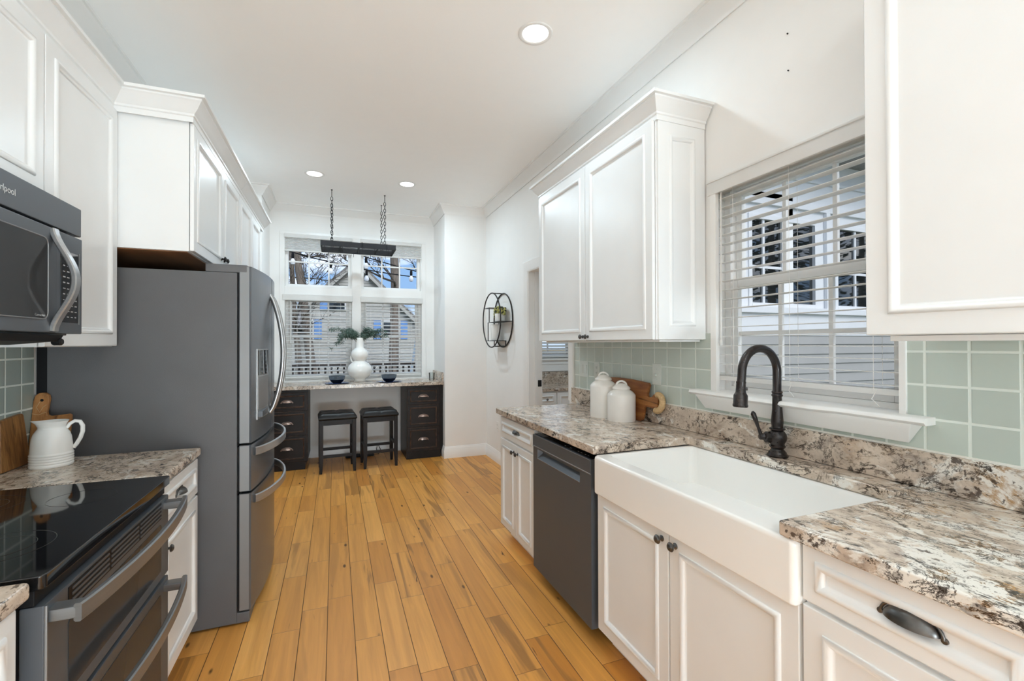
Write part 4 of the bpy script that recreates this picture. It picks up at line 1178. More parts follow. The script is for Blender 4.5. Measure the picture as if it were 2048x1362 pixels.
plate('single toggle switch plate on the tiles above the wooden board ring', 2.222, 1.233, .078, .128, 'toggle')
plate('white outlet on the bare wall left of the far base cabinet', 5.12, .43, .074, .118, 'duplex', 'whiteplate', XR)

# ------------------------------------------------------------------ things on the left worktop
c = (-1.094, 2.449, ZL)
r = thing('pitcher', 'white stoneware pitcher with ribbed base on the left worktop', 'pitcher', c)
mb = MB(); pr = [(.0001, 0), (.093, 0), (.096, .003), (.0965, .012)]
for k in range(4):
    z0 = .016 + k * .0115; pr += [(.0935, z0), (.0965, z0 + .003), (.0965, z0 + .0075), (.0935, z0 + .0105)]
pr += [(.0925, .066), (.0900, .10), (.086, .130), (.078, .150), (.066, .166), (.060, .173), (.060, .180), (.066, .192), (.073, .202), (.0745, .205), (.071, .204), (.062, .192), (.056, .180), (.056, .172), (.070, .145), (.0001, .12)]
pr = [(q * .705, h * .90) for q, h in pr]
mb.lathe(pr, c, (0, 0, 1), 44)
ld = Vector((-.90, -.43, 0))
for v in mb.bm.verts:                                   # pouring lip
    h = v.co.z - c[2]
    if h > .165:
        d = Vector((v.co.x - c[0], v.co.y - c[1], 0))
        if d.length > .01:
            k = max(0, d.normalized().dot(ld)) ** 6
            v.co += ld * k * .016 * (h - .165) / .020 * .7 + Vector((0, 0, .006 * k))
mb.build('body', M['vasewhite'], r, angle=50)
hd = Vector((.93, .36, 0)); pts = []
for t, o, z in ((0, .062, .168), (1, .075, .186), (2, .096, .197), (3, .118, .193), (4, .130, .172), (5, .130, .145), (6, .120, .115), (7, .104, .088), (8, .090, .072)):
    pts.append(Vector(c) + hd * o * .72 + Vector((0, 0, z * .90)))
mb = MB(); mb.tube(pts, [(.0065, .009)] * 9, 12); mb.build('handle', M['vasewhite'], r, angle=60)

r = thing('cutting_board', 'paddle shaped board with twine on its handle, standing behind the pitcher', 'cutting board', (-1.13, 2.585, ZL), 'wooden boards')
fB = lambda u, v, n: (u, 2.588 - n + v * .19, ZL + .004 + v)
out = [(-1.228, .004), (-1.102, .004), (-1.097, .010), (-1.097, .182), (-1.104, .188), (-1.168, .182), (-1.179, .186), (-1.182, .200), (-1.178, .255), (-1.183, .274), (-1.197, .284), (-1.216, .284), (-1.229, .272), (-1.233, .250), (-1.232, .010)]
mb = MB(); mb.rings([[fB(u, v, n) for u, v in out] for n in (0, .018)]); bo = mb.build('board', M['olive'], r, bevel=.004)
mb = MB(); mb.lathe([(.0001, 0), (.006, 0), (.006, .001), (.0001, .001)], fB(-1.203, .252, .0182), (0, -1, 0), 14); mb.build('hole', M['blackplastic'], bo)
mb = MB(); mb.tube([fB(-1.209, .246, .0205), fB(-1.218, .222, .0205), fB(-1.205, .200, .0205), fB(-1.196, .222, .0205), fB(-1.185, .232, .0205)], .0014, 6); mb.tube([fB(-1.232, .196, .0205), fB(-1.208, .190, .0205), fB(-1.184, .200, .0205)], .0014, 6); mb.build('twine', M['twine'], bo)
r = thing('cutting_board', 'dark weathered board leaning on the tiles, left of the pitcher', 'cutting board', (-1.20, 2.44, ZL), 'wooden boards')
def fW(u, v, n): return (-1.203 - v * .10 + n, u, ZL + .0025 + v * .99)
out = [(2.352, 0), (2.530, 0), (2.535, .005), (2.528, .205), (2.520, .213), (2.39, .200), (2.382, .192)]
mb = MB(); mb.rings([[fW(u, v, n) for u, v in out] for n in (-.014, .004)]); mb.build('board', M['weathered'], r, bevel=.004)

# ------------------------------------------------------------------ desk nook
ZD = .949
mb = MB(); mb.box(-.738, 1.268, 5.605, YF - .031, .907, ZD)
tag(mb.build('desk_top', M['granite2'], bevel=.003), 'narrow granite desk top below the nook windows', 'worktop', 'granite worktops')
tag(MB().box(1.244, 1.268, 5.615, YF - .035, ZD + .001, 1.060).build('granite_upstand', M['granite2'], bevel=.002), 'short granite side upstand at the right end of the nook desk', 'upstand')
def desk_cab(label, x0, x1):
    r = thing('drawer_cabinet', label, 'drawer cabinet', ((x0 + x1) / 2, 5.9, 0), 'dark drawer cabinets of the nook desk')
    yf = 5.655
    MB().box(x0, x1, yf, 6.19, .095, .906).build('carcass', M['desk'], r, bevel=.002)
    MB().box(x0, x1 - .03, yf + .006, 6.19, .002, .095).build('plinth', M['desk'], r)
    a, b = (x0 + .012, x1 - .052) if x0 > 0 else (x0 + .03, x1 - .008)
    for c, e, h in ((.676, .872, .776), (.398, .664, .532), (.100, .388, .246)):
        d = door(r, 'drawer', fD(yf), a, b, c, e, .030, .018, wornmat=True)
        cup_pull(d, fD(yf), (a + b) / 2, h - .012, .0115, .052, .024, .026, 'brownbronze')
desk_cab('dark distressed three drawer cabinet at the right end of the nook desk', .815, 1.266)
desk_cab('dark distressed three drawer cabinet at the left of the nook desk, beyond the refrigerator', -.738, -.287)

# bar stools
def make_stool():
    r = thing('bar_stool', '', 'stool', (0, 0, 0), 'backless bar stools under the nook desk')
    w, dp = .171, .150                                   # leg positions
    mb = MB(); n = 12; S = []
    def top(u, v):
        e = max(abs(u), abs(v)); z = .662 - .010 * max(0, e - .55) / .45 - .030 * max(0, (e - .86) / .14) ** 2
        z -= .007 * math.exp(-((u) / .10) ** 2) + .006 * math.exp(-(v / .12) ** 2)
        return z + .006 * math.exp(-((u / .3) ** 2 + (v / .3) ** 2))
    g = [[mb.bm.verts.new((u * .194, v * .172, top(u, v))) for u in [-1 + 2 * i / 24 for i in range(25)]] for v in [-1 + 2 * j / 24 for j in range(25)]]
    for j in range(24):
        for i in range(24): mb.face([g[j][i], g[j][i + 1], g[j + 1][i + 1], g[j + 1][i]])
    edge = [g[0][i] for i in range(24)] + [g[j][24] for j in range(24)] + [g[24][24 - i] for i in range(24)] + [g[24 - j][0] for j in range(24)]
    prev = edge
    for k, z in ((1.03, .610), (1.03, .592), (.985, .582)):
        cur = [mb.bm.verts.new((v.co.x * k, v.co.y * k, z)) for v in edge]
        for i in range(len(edge)): mb.face([prev[i], prev[(i + 1) % len(edge)], cur[(i + 1) % len(edge)], cur[i]])
        prev = cur
    mb.face(prev)
    se = mb.build('seat', M['leather'], r, angle=70)
    mb = MB()
    for s in (-1, 1): mb.tube([(s * .19 * k, 0, top(s * k, 0) + .0015) for k in (0, .3, .6, .95)], .002, 5); mb.tube([(0, s * .168 * k, top(0, s * k) + .0015) for k in (0, .3, .6, .95)], .002, 5)
    mb.build('seam', M['leather'], se)
    mb = MB(); mb.ball((0, 0, top(0, 0) + .003), .010, scale=(1, 1, .5)); mb.build('tuft_button', M['leather'], se)
    MB().box(-.176, .176, -.155, .155, .525, .581).build('apron', M['stoolwood'], r, bevel=.003)
    for sx in (-1, 1):
        for sy in (-1, 1):
            mb = MB(); rg = []
            for z, h, sp in ((.581, .0205, 0), (.15, .0205, 0), (.001, .0135, .004)):
                cx, cy = sx * (w + sp), sy * (dp + sp)
                rg.append([(cx + a * h, cy + b * h, z) for a, b in ((-1, -1), (1, -1), (1, 1), (-1, 1))])
            mb.rings(rg); mb.build('leg', M['stoolwood'], r, bevel=.002)
    for sy, z in ((-1, .185), (1, .205)):
        MB().box(-w + .02, w - .02, sy * dp - .011, sy * dp + .011, z - .016, z + .016).build('rail', M['stoolwood'], r, bevel=.002)
    for sx in (-1, 1):
        MB().box(sx * w - .011, sx * w + .011, -dp + .02, dp - .02, .245, .277).build('rail', M['stoolwood'], r, bevel=.002)
    return r
s1 = make_stool(); s1.location = (.022, 5.540, 0); s1.rotation_euler = (0, 0, math.radians(3.0))
s1['label'] = 'black cushioned bar stool nearer the refrigerator, left of the pair'
dup(s1, (.482, 5.580, 0), 'black cushioned bar stool on the right, nearer the right drawer cabinet', math.radians(3.5))

# power strip on the floor
r = thing('power_strip', 'black power strip lying on the floor between the stools', 'power strip', (.29, 6.02, 0))
MB().box(.12, .46, 5.995, 6.045, .004, .042).build('housing', M['blackplastic'], r, bevel=.006)
mb = MB(); mb.tube([(.45, 6.02, .02), (.52, 6.04, .015), (.55, 6.10, .05), (.52, 6.15, .12), (.50, 6.14, .05), (.56, 6.12, .009), (.66, 6.14, .009), (.74, 6.16, .02)], .0045, 8); mb.build('cable', M['blackplastic'], r)

# vase with branches
c = (.288, 5.965, ZD)
r = thing('vase', 'white double gourd vase between the two bowls on the nook desk', 'vase', c)
mb = MB(); mb.lathe([(.0001, 0), (.066, 0), (.068, .004), (.068, .040), (.072, .046), (.105, .062), (.128, .090), (.142, .125), (.145, .150), (.138, .185), (.118, .218), (.088, .245), (.070, .258), (.067, .266), (.078, .282), (.095, .305), (.103, .332), (.101, .362), (.088, .390), (.066, .410), (.052, .420), (.0475, .430), (.0465, .52), (.048, .545), (.046, .548), (.041, .545), (.040, .45), (.0001, .45)], c, (0, 0, 1), 44)
mb.build('body', M['vasewhite'], r, angle=60)
mb = MB(); ld = Vector((-.93, .36, 0)); pts = [Vector(c) + ld * o + Vector((0, 0, z)) for o, z in ((.098, .335), (.108, .315), (.112, .285), (.100, .258), (.088, .248), (.082, .256))]
mb.tube(pts, .011, 10); mb.build('loop_handle', M['vasewhite'], r, angle=60)
r = thing('leafy_branches', 'spray of dusty green star leaved branches standing in the white vase', 'branches', (c[0], c[1], ZD + .53))
mbs, mbl = MB(), MB(); rl = random.Random(11)
def starleaf(mb, p, R, nrm):
    nrm = nrm.normalized(); u = nrm.orthogonal().normalized(); w = nrm.cross(u); a0 = rl.random() * 6.28
    for k in range(6):
        a = a0 + k * PI / 3; d = u * math.cos(a) + w * math.sin(a); s = nrm.cross(d)
        L = R * (.8 + .4 * rl.random()); tip = p + d * L - nrm * L * .35
        mb.poly([p, p + d * L * .5 + s * L * .13 + nrm * .003, tip, p + d * L * .5 - s * L * .13 + nrm * .003])
for k in range(22):
    a = rl.uniform(0, 2 * PI); sx = rl.uniform(.09, .335) * (1 if k % 2 else -1); sy = rl.uniform(-.09, .10)
    drop = rl.uniform(-.02, .20) * (abs(sx) / .28) ** 1.5; hi = rl.uniform(.05, .13)
    p0 = Vector((c[0] + rl.uniform(-.02, .02), c[1] + rl.uniform(-.02, .02), ZD + .47)); p1 = p0 + Vector((sx * .25, sy * .3, .10)); p2 = p0 + Vector((sx * .62, sy * .7, .08 + hi)); p3 = p0 + Vector((sx, sy, .08 + hi - drop))
    pts = []
    for i in range(9):
        t = i / 8; pts.append((1 - t) ** 3 * p0 + 3 * (1 - t) ** 2 * t * p1 + 3 * (1 - t) * t * t * p2 + t ** 3 * p3)
    mbs.tube(pts, [.0025 - .0018 * i / 8 for i in range(9)], 5)
    for i in range(3, 9):
        for q in range(3): starleaf(mbl, pts[i] + Vector((rl.uniform(-.02, .02), rl.uniform(-.02, .02), rl.uniform(-.015, .02))), rl.uniform(.026, .046), Vector((rl.uniform(-.7, .7), rl.uniform(-1, .2), rl.uniform(.2, 1))))
mbs.build('stems', M['stem'], r); lf = mbl.build('leaves', M['leaf'], r, flat=True); lf['kind'] = 'stuff'

# place settings
def setting(px, py, ang, which):
    r = thing('plate', 'cobalt blue square plate under the %s bowl on the nook desk' % which, 'plate', (px, py, ZD), 'blue plates on the nook desk')
    ca, sa = math.cos(ang), math.sin(ang)
    def sq(h, z): return [(px + x * ca - y * sa, py + x * sa + y * ca, ZD + z) for x, y, _ in rrect(-h, h, -h * .8, h * .8, h * .18, 0, 3)]
    mb = MB(); mb.rings([sq(.085, .0005), sq(.128, .009), sq(.132, .012), sq(.126, .0125), sq(.088, .006)]); mb.build('dish', M['blueplate'], r, angle=40)
    r = thing('bowl', 'slate blue and black bowl on the %s blue plate' % which, 'bowl', (px, py, ZD + .006), 'two tone bowls on the nook desk')
    mb = MB(); pr = [(.0001, 0), (.046, 0), (.050, .004), (.068, .020), (.080, .040), (.0845, .043), (.090, .062), (.093, .085), (.0905, .087), (.0875, .083), (.080, .050), (.060, .022), (.0001, .012)]
    mb.lathe(pr, (px, py, ZD + .0068), (0, 0, 1), 40, mats=[1, 1, 1, 1, 1, 0, 0, 0, 0, 1, 1, 1, 1])
    mb.build('body', [M['slatebowl'], M['blackbowl']], r, angle=50)
setting(.022, 5.775, .12, 'left')
setting(.620, 5.760, .5, 'right')
r = thing('tumbler', 'clear glass tumbler beside the granite side upstand on the nook desk', 'glass', (1.165, 5.85, ZD))
mb = MB(); mb.lathe([(.0001, 0), (.030, 0), (.032, .004), (.038, .098), (.0365, .099), (.0345, .098), (.0295, .012), (.0001, .010)], (1.165, 5.85, ZD + .0005), (0, 0, 1), 32); mb.build('glass', M['tumbler'], r, angle=50)

# ------------------------------------------------------------------ hanging rack
r = thing('hanging_rack', 'black rectangular rack hung on four chains over the stools', 'rack', (.257, 5.63, 2.51))
xa, xb, ya, yb, za, zb = -.150, .664, 5.424, 5.833, 2.512, 2.570
for b in ((xa, xb, ya, ya + .012), (xa, xb, yb - .012, yb), (xa, xa + .012, ya + .012, yb - .012), (xb - .012, xb, ya + .012, yb - .012)):
    MB().box(b[0], b[1], b[2], b[3], za, zb).build('side_rail', M['rack'], r, bevel=.002)
mb = MB()
for i in range(1, 9): mb.box(xa + .012, xb - .012, ya + .412 * i / 9 - .004, ya + .412 * i / 9 + .004, za + .006, za + .012)
for i in range(1, 4): mb.box(xa + (xb - xa) * i / 4 - .006, xa + (xb - xa) * i / 4 + .006, ya + .012, yb - .012, za + .002, za + .014)
mb.build('grid', M['rack'], r)
for hx, hy in ((-.02, 5.423), (.29, 5.423), (.56, 5.423), (-.11, 5.62), (.08, 5.62), (.25, 5.63), (.44, 5.62), (.60, 5.63), (-.07, 5.834), (.21, 5.834), (.41, 5.834), (.585, 5.834)):
    mb = MB(); s = -1 if hy < 5.6 else 1
    mb.tube([(hx, hy + .012 * -s, zb + .004), (hx, hy + .004 * s, zb + .005), (hx, hy + .004 * s, za - .02), (hx, hy + .012 * s, za - .034), (hx, hy + .024 * s, za - .026)], .003, 6); mb.build('hook', M['rack'], r)
def chain(x, y, z0, z1):
    mb = MB(); pitch = .0375; n = int((z1 - .05 - z0) / pitch)
    for k in range(n):
        zc = z0 + .018 + k * pitch; a = k % 2
        pts = []
        for q in range(14):
            t = 2 * PI * q / 14; dx = .0115 * math.cos(t); dz = .0165 * math.sin(t) + (.006 if math.sin(t) > 0 else -.005)
            pts.append((x + (dx if a == 0 else 0), y + (dx if a else 0), zc + dz))
        mb.tube(pts, .0031, 6, closed=True)
    zt = z0 + .018 + n * pitch - .012
    mb.tube([(x, y, zt), (x, y, z1 - .004)], .0036, 6); mb.lathe([(.0001, 0), (.011, 0), (.009, .005), (.003, .008), (.0001, .008)], (x, y, z1 - .0005), (0, 0, -1), 14)
    mb.tube([(x, y, z0 - .004), (x, y, z0 + .010)], .003, 6)
    mb.build('chain', M['rack'], r)
for x, y in ((-.033, ya + .006), (.538, ya + .006), (-.033, yb - .006), (.538, yb - .006)): chain(x, y, zb, ZC)

# ------------------------------------------------------------------ round wall shelf with its pots
cy, cz, rw = 4.905, 1.686, .308
r = thing('round_wall_shelf', 'black wire shelf of two rings on the wall left of the doorway', 'shelf', (1.73, cy, cz))
for x in (1.800, 1.662):
    mb = MB(); mb.tube([(x, cy + rw * math.cos(2 * PI * k / 56), cz + rw * math.sin(2 * PI * k / 56)) for k in range(56)], .0075, 8, closed=True); mb.build('hoop', M['iron'], r)
def deck(y0, y1, z):
    MB().box(1.660, 1.803, y0, y1, z - .006, z).build('shelf_plate', M['iron'], r, bevel=.001)
deck(4.985, 5.165, 1.838); deck(4.603, 5.035, 1.666); deck(4.80, 5.105, 1.455)
mb = MB(); mb.tube([(1.662, cy, cz + rw), (1.80, cy, cz + rw)], .0055, 8); mb.build('cross_bar', M['iron'], r)
for pts in ([(1.664, 5.032, 1.452), (1.664, 5.032, 1.662)], [(1.798, 5.032, 1.452), (1.798, 5.032, 1.662)], [(1.798, 4.992, 1.668), (1.798, 4.992, 1.834)], [(1.664, 4.992, 1.668), (1.664, 4.992, 1.834)],
            [(1.664, 4.812, 1.452), (1.664, 4.812, 1.390)], [(1.798, 4.812, 1.452), (1.798, 4.812, 1.390)]):
    mb = MB(); mb.tube(pts, .0055, 8); mb.build('upright', M['iron'], r)
mb = MB(); mb.tube([(1.664, 4.812, 1.390), (1.798, 4.812, 1.390)], .0055, 8); mb.build('cross_bar', M['iron'], r)
def pot(label, y, z, ra, h, cat='pot'):
    r = thing('pot', label, cat, (1.73, y, z), 'white pots on the round shelf')
    mb = MB(); mb.lathe([(.0001, .0005), (ra * .86, .0005), (ra * .88, .004), (ra, h), (ra * .95, h + .001), (ra * .92, h - .012), (.0001, h - .014)], (1.73, y, z), (0, 0, 1), 32); mb.build('body', M['vasewhite'], r, angle=45)
    return r
pot('white pot holding yellow green succulents, middle plate of the round shelf', 4.80, 1.666, .062, .088)
pot('plain white pot on the lower plate of the round shelf', 4.955, 1.455, .058, .185)
r = thing('succulents', 'clump of yellow green succulents in the upper white pot', 'plant', (1.73, 4.80, 1.745))
mbl = MB(); mbd = MB()
for k in range(300):
    a = rl.uniform(0, 2 * PI); q = rl.random() ** .5
    p = Vector((1.73 + q * .055 * math.cos(a), 4.815 + q * .125 * math.sin(a), 1.755 + .085 * rl.random() * (1 - .3 * q) - .02 * (abs(math.sin(a)) * q > .7)))
    if q > .55 and math.sin(a) > .3: p.z -= .012
    (mbl if rl.random() < .72 else mbd).ball(p, rl.uniform(.007, .0135), 6, 4, (1, 1, 1.3))
mbl.build('rosettes', M['succulent'], r)['kind'] = 'stuff'; mbd.build('dark_leaves', M['darkleaf'], r)['kind'] = 'stuff'

# ------------------------------------------------------------------ recessed lights
CL = ['recessed light nearest, over the sink aisle', 'left one of the two recessed lights before the nook', 'right one of the two recessed lights before the nook, right of the chains']
for i, (x, y) in enumerate(CANS_FILL[:3]):
    r = thing('recessed_light', CL[i], 'ceiling light', (x, y, ZC), 'recessed ceiling lights')
    mb = MB(); mb.lathe([(.072, -.001), (.092, -.001), (.095, -.004), (.090, -.008), (.074, -.006), (.072, -.004)], (x, y, ZC), (0, 0, 1), 48, False, False)
    mb.build('trim_ring', M['trim'], r, angle=60)
    mb = MB(); mb.lathe([(.0001, -.003), (.0735, -.003), (.0735, -.0012), (.0001, -.0012)], (x, y, ZC), (0, 0, 1), 48); mb.build('lens', M['lens'], r)

# nail marks on the bare wall above the sink window
for lb, y, z in (('small nail left in the wall high above the sink window, the upper one', 1.374, 2.745), ('small nail left in the wall above the sink window, the lower one', 1.372, 2.585)):
    mb = MB(); mb.lathe([(.0001, 0), (.003, 0), (.003, .005), (.0001, .0055)], (XR - .0005, y, z), (-1, 0, 0), 8); tag(mb.build('nail', M['iron'], base=(XR, y, z)), lb, 'nail')

# ------------------------------------------------------------------ pantry units seen through the doorway
r = thing('pantry_base_cabinet', 'white cabinet with small knob drawer in the pantry beyond the doorway', 'cabinet', (2.75, 5.9, 0))
MB().box(1.97, 4.03, 5.62, 6.19, .10, .765).build('carcass', M['cab'], r, bevel=.001); MB().box(1.97, 4.03, 5.68, 6.19, .002, .10).build('plinth', M['cab'], r)
d = door(r, 'drawer', fD(5.62), 2.555, 2.835, .585, .745, .038); knob(d, fD(5.62), 2.697, .655, .012)
door(r, 'door', fD(5.62), 2.852, 3.20, .12, .745, .045); door(r, 'door', fD(5.62), 2.20, 2.54, .12, .745, .045)
mb = MB(); mb.box(1.965, 4.035, 5.585, 6.175, .766, .806)
tag(mb.build('worktop', M['granite2'], bevel=.006), 'granite worktop in the pantry beyond the doorway', 'worktop', 'granite worktops')
tag(MB().box(1.965, 4.035, 6.178, 6.208, .80, .99).build('granite_upstand', M['granite2'], bevel=.003), 'dark flecked granite upstand below the pantry window', 'upstand')

# ------------------------------------------------------------------ outdoors
struct(MB().box(-60, 60, -60, 60, -.5, -.42).build('ground', M['lawn']))
struct(MB().box(-8, 9, 6.5, 9.1, -.30, -.20).build('floor_deck', M['deckwood']))
struct(MB().box(-3.0, 3.2, -7.2, YB - .15, 2.75, 2.9).build('sun_blocker_roof', M['ext_white']))  # unseen roof added to keep the sun out of the back opening
# sunroom wall beyond the sink window
r = thing('sunroom', 'pale blue grey sunroom wall with two reflecting windows, outside the sink window', 'building', (5.4, 3.2, -.42))
ZT = 3.45
mb = MB(); yw = 3.15
for a, b, c, e in ((1.953, 3.60, 1.70, 3.25), (4.545, 4.80, 1.76, 2.64), (6.0, 9.0, 1.70, 3.25), (3.60, 6.0, 2.64, 3.25), (3.60, 6.0, 1.70, 1.76)): mb.box(a, b, yw, yw + .12, c, e)
mb.build('wall_panel', M['ext_white'], r)
MB().box(1.953, 9.0, yw - .02, yw + .12, 1.49, 1.70).build('panel_band', M['ext_white'], r, bevel=.004)
MB().box(1.953, 9.0, yw - .055, yw, 1.70, 1.762).build('ledge', M['ext_white'], r, bevel=.008)
MB().box(1.953, 9.0, yw - .03, yw, 2.735, 2.80).build('head_band', M['ext_white'], r, bevel=.004)
MB().box(1.953, 9.0, yw - .022, yw, 3.02, 3.05).build('frieze_band', M['ext_white'], r, bevel=.004)
MB().box(4.64, 4.70, yw - .035, yw, 1.762, 2.735).build('corner_post', M['ext_white'], r, bevel=.006)
MB().box(1.953, 9.0, yw - .45, yw + .12, 3.25, 3.30).build('soffit', M['soffit'], r)
mb = MB()
z = -.42
while z < 1.48:
    mb.rings([[(x, yw - .006, z), (x, yw - .022, z), (x, yw - .008, z + .098), (x, yw + .01, z + .098)] for x in (1.953, 9.0)]); z += .096
mb.box(1.953, 9.0, yw, yw + .12, -.42, 1.49)
mb.build('lap_siding', M['ext_siding'], r, flat=True)
for x0, x1, ms in ((3.60, 4.545, (3.81, 4.19)), (4.80, 6.0, (5.14, 5.55))):
    mb = MB()
    for a, b, c, e in ((x0 + .001, x0 + .045, 1.7625, 2.64), (x1 - .045, x1 - .001, 1.7625, 2.64), (x0 + .045, x1 - .045, 2.595, 2.64), (x0 + .045, x1 - .045, 1.7625, 1.80)): mb.box(a, b, yw - .012, yw + .05, c, e)
    w = mb.build('window_frame', M['ext_white'], r, bevel=.003)
    mb = MB(); mb.box(x0 + .03, x1 - .03, yw + .02, yw + .026, 1.78, 2.61); mb.build('pane', M['darkpane'], w)
    mb = MB()
    for m in ms: mb.box(m - .014, m + .014, yw + .005, yw + .02, 1.79, 2.60)
    mb.box(x0 + .04, x1 - .04, yw + .008, yw + .02, 2.13, 2.155)
    mb.build('muntins', M['ext_white'], w)

# trees
def tree(label, x, y, h, r0, lean, seed, z0=-.42, split=.45, levels=3, spread=.55, twigs=True, group='bare trees in the garden', nb=9):
    R = random.Random(seed); r = thing('bare_tree', label, 'tree', (x, y, z0), group)
    mt, mbr = MB(), MB()
    pts = []; p = Vector((x, y, z0)); d = Vector((lean[0], lean[1], 1)).normalized()
    n = 9
    for i in range(n + 1):
        pts.append(p.copy()); p = p + d * h / n + Vector((R.uniform(-.04, .04), R.uniform(-.03, .03), 0)) * h / n
    mt.tube(pts, [r0 * (1 - .55 * i / n) for i in range(n + 1)], 12)
    def branch(p, d, L, ra, lv):
        q = [p]; dd = d.normalized()
        for i in range(5):
            dd = (dd + Vector((R.uniform(-.35, .35), R.uniform(-.35, .35), R.uniform(-.16, .30)))).normalized(); q.append(q[-1] + dd * L / 5)
        mbr.tube(q, [ra * (1 - .8 * i / 5) for i in range(6)], 5)
        if lv > 0:
            for i in range(1, 6):
                for _ in range(2 if lv > 1 else 3):
                    nd = (dd + Vector((R.uniform(-1, 1), R.uniform(-1, 1), R.uniform(-.5, .8)))).normalized(); branch(q[i], nd, L * R.uniform(.35, .55), ra * .45, lv - 1)
    for k in range(nb):
        t = split + (1 - split) * k / nb; i = min(n - 1, int(t * n)); a = R.uniform(0, 2 * PI)
        branch(pts[i], Vector((math.cos(a), math.sin(a), R.uniform(.1, .7))), h * spread * R.uniform(.5, 1) * .5, r0 * .26, levels - 1)
    mt.build('trunk', M['bark'], r, angle=60); mbr.build('branches', M['branch'], r, angle=60)['kind'] = 'stuff'
tree('bare tree with forked grey trunk behind the left nook windows', -.41, 13.0, 9.5, .125, (-.11, .0), 3, split=.30)
tree('slim leaning grey trunk at the left edge of the left transom window', -1.0, 16.2, 9.0, .10, (-.06, 0), 9, split=.35, nb=7)
tree('thick straight grey trunk behind the right nook windows', 1.39, 12.0, 10.0, .135, (.003, 0), 5, split=.42)
tree('thin many stemmed bare tree at the right edge of the right transom window', 2.6, 15.5, 7.5, .07, (.03, 0), 21, split=.28, levels=3, nb=12)
tree('bare tree of the side garden, standing nearest the house before the evergreens', 7.3, -3.2, 6.5, .09, (.02, .08), 33, split=.25, nb=10)
R5 = random.Random(5)
def pine(label, x, y, h, w):
    r = thing('pine_tree', label, 'tree', (x, y, -.42), 'dark evergreens in the garden')
    mb = MB(); mb.tube([(x, y, -.42), (x, y, h * .95)], [.14, .02], 8); mb.build('trunk', M['bark'], r)
    mb = MB()
    for k in range(2600):
        t = R5.random() ** .8; z = .2 + t * (h - .2); q = (1 - t * .85) * w * R5.uniform(.4, 1); a = R5.uniform(0, 2 * PI)
        p = Vector((x + q * math.cos(a), y + q * math.sin(a), z)); d = Vector((math.cos(a), math.sin(a), R5.uniform(-.4, .2))); s = Vector((-d.y, d.x, 0)) * .07
        L = R5.uniform(.18, .36); mb.poly([p, p + d * L * .5 + s, p + d * L, p + d * L * .5 - s])
    mb.build('needles', M['pine'], r, flat=True)['kind'] = 'stuff'
pine('dark evergreen mirrored in the left sunroom window', 9.6, -1.4, 6.6, 1.7)
pine('second dark evergreen of the side garden, mirrored in the right sunroom window', 13.2, -1.6, 6.8, 1.8)

# neighbour house
HY = 27.0
r = thing('house', 'grey sided gabled house with blue shutters beyond the nook windows', 'house', (1.2, HY, -.42))
kx, kz = 1.10, 5.93                                       # gable peak
sl = .98
mb = MB(); z = -.42
while z < kz - .1:
    hw = min(7.5, (kz - z) / sl)
    mb.rings([[(x, HY + .02, z), (x, HY - .03, z), (x, HY + .0, z + .165), (x, HY + .04, z + .165)] for x in (kx - hw, kx + hw)]); z += .16
mb.build('siding', M['house_siding'], r, flat=True)
for s in (-1, 1):
    mb = MB(); a = Vector((kx, HY - .35, kz + .12)); b = Vector((kx + s * 6.6, HY - .35, kz + .12 - 6.6 * sl)); e = Vector((0, 9, 0)); t = Vector((0, 0, .16))
    mb.rings([[a, b, b + t, a + t], [a + e, b + e, b + e + t, a + e + t]]); mb.build('roof_slope', M['shingle'], r, flat=True)
    mb = MB(); mb.rings([[a - t * 1.4, b - t * 1.4, b, a], [v + Vector((0, .08, 0)) for v in (a - t * 1.4, b - t * 1.4, b, a)]]); mb.build('rake_board', M['house_siding'], r, flat=True)
def hwin(x, z, w, h, sh):
    mb = MB(); mb.box(x - w / 2 - .07, x + w / 2 + .07, HY - .09, HY, z - .07, z + h + .07); f = mb.build('window_frame', M['ext_white'], r)
    MB().box(x - w / 2, x + w / 2, HY - .10, HY - .085, z, z + h).build('pane', M['darkpane'], f)
    for s in ((-1, 1) if sh else ()): MB().box(x + s * (w / 2 + .28) - .19, x + s * (w / 2 + .28) + .19, HY - .10, HY, z - .05, z + h + .05).build('shutter', M['shutter'], f)
hwin(-1.62, 1.75, .95, .95, True); hwin(3.0, 1.75, .95, .95, True); hwin(.10, 3.35, .8, 1.2, True)
r2 = thing('house_wing', 'lower shingle roofed wing of the grey house, left behind the left nook blind', 'house', (-6.5, HY + .5, -.42))
mb = MB(); mb.box(-12, -1.9, HY - 1.6, HY - 1.5, -.42, 1.9); mb.build('siding', M['house_siding'], r2)
mb = MB(); mb.rings([[(x, HY - 2.0, 2.3), (x, HY - 1.9, 2.15), (x, HY - .06, 3.1), (x, HY - .06, 3.25)] for x in (-12, -1.4)]); mb.build('roof_slope', M['shingle'], r2, flat=True)

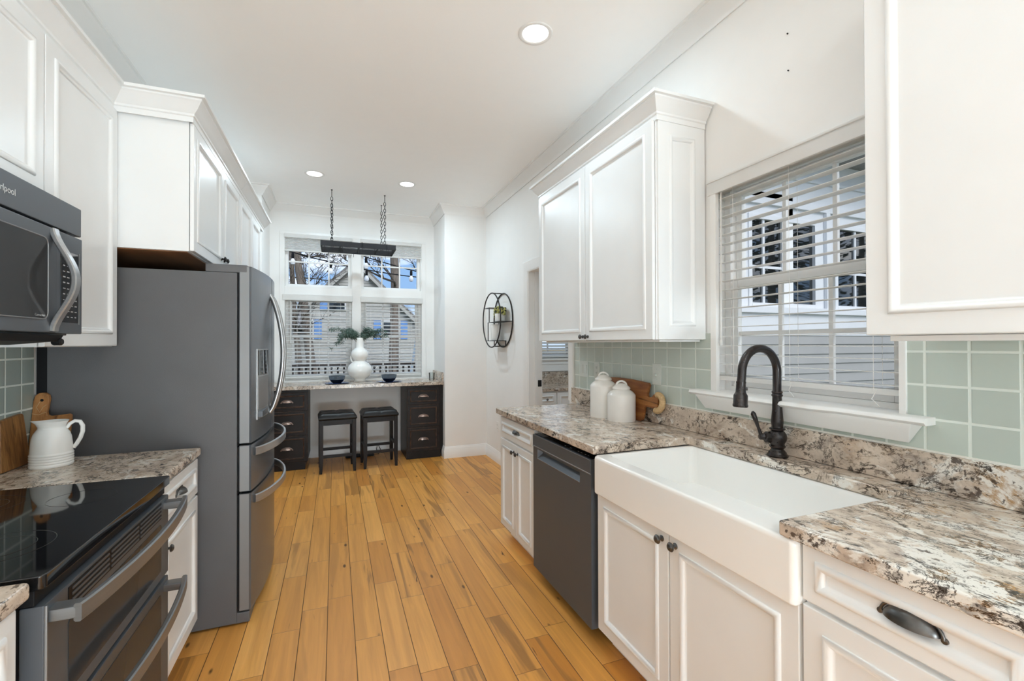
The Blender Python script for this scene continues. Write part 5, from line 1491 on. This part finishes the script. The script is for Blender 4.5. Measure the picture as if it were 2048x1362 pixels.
# deck rails, string lights, white steps rail, ladder
r = thing('deck_railing', 'brown deck railing with close balusters outside the nook windows', 'railing', (0, 9.0, -.20))
for z0, z1, y in ((1.00, 1.05, .06), (.0, .05, .03)): MB().box(-3.2, 1.55, 9.0 - y, 9.0 + y, z0, z1).build('rail', M['deckwood'], r, bevel=.004)
for k in range(43): MB().box(-3.1 + k * .108, -3.1 + k * .108 + .036, 8.982, 9.018, .05, 1.0).build('baluster', M['deckwood'], r)
for x in (-3.2, -.85, 1.55): MB().box(x - .05, x + .05, 8.95, 9.05, -.2, 1.10).build('post', M['deckwood'], r, bevel=.004)
r = thing('white_railing', 'white porch railing with posts outside the right nook window', 'railing', (2.05, 8.9, -.2))
for x in (1.72, 2.15): MB().box(x - .05, x + .05, 8.85, 8.95, -.2, 1.36).build('post', M['ext_white'], r, bevel=.004)
for z in (.12, 1.22): MB().box(1.72, 2.15, 8.875, 8.925, z, z + .06).build('rail', M['ext_white'], r, bevel=.003)
for x in (1.82, 1.91, 2.0, 2.08): MB().box(x - .016, x + .016, 8.885, 8.915, .18, 1.22).build('baluster', M['ext_white'], r)
r = thing('step_ladder', 'pale blue step ladder standing outside the right nook window', 'ladder', (2.0, 11.0, -.42))
for a, b in (((1.72, 10.9, -.42), (2.02, 11.1, 2.55)), ((2.36, 10.9, -.42), (2.10, 11.1, 2.55)), ((1.60, 11.5, -.42), (2.0, 11.15, 2.55)), ((2.5, 11.5, -.42), (2.14, 11.15, 2.55))):
    mb = MB(); mb.tube([a, b], .028, 8); mb.build('leg', M['ladder'], r)
for k in range(6):
    t = .12 + k * .15; MB().box(1.72 + .30 * t, 2.36 - .26 * t, 10.88 + .2 * t, 10.98 + .2 * t, -.42 + 2.97 * t, -.40 + 2.97 * t).build('step', M['ladder'], r)
r = thing('string_lights', 'sagging string of clear bulbs across the transom windows outside', 'string lights', (.4, 8.2, 2.9))
mb = MB(); pts = [(-1.6 + 4.6 * i / 24, 8.2, 2.95 - .55 * (i / 24) + .25 * ((i / 24 - .5) * 2) ** 2) for i in range(25)]; mb.tube(pts, .009, 6)
p2 = [(.30 + 3 * i / 16, 8.0, 2.93 - .40 * (i / 16) - .12 * math.sin(PI * i / 16)) for i in range(17)]; mb.tube(p2, .009, 6); mb.build('cable', M['blackplastic'], r)
for px, py in ((-1.6, 8.2), (3.3, 8.0)): MB().box(px - .03, px + .03, py - .03, py + .03, -.43, 3.3).build('pole', M['deckwood'], r)
for q in (pts[8], pts[5], pts[11], p2[1], p2[5]):
    mb = MB(); mb.lathe([(.014, 0), (.022, -.03), (.022, -.09), (.016, -.10)], (q[0], q[1], q[2]), (0, 0, 1), 12); b = mb.build('socket', M['blackplastic'], r)
    mb = MB(); mb.lathe([(.016, -.10), (.036, -.135), (.040, -.165), (.028, -.195), (.0001, -.205)], (q[0], q[1], q[2]), (0, 0, 1), 14); mb.build('bulb', M['cloud_white'], b)
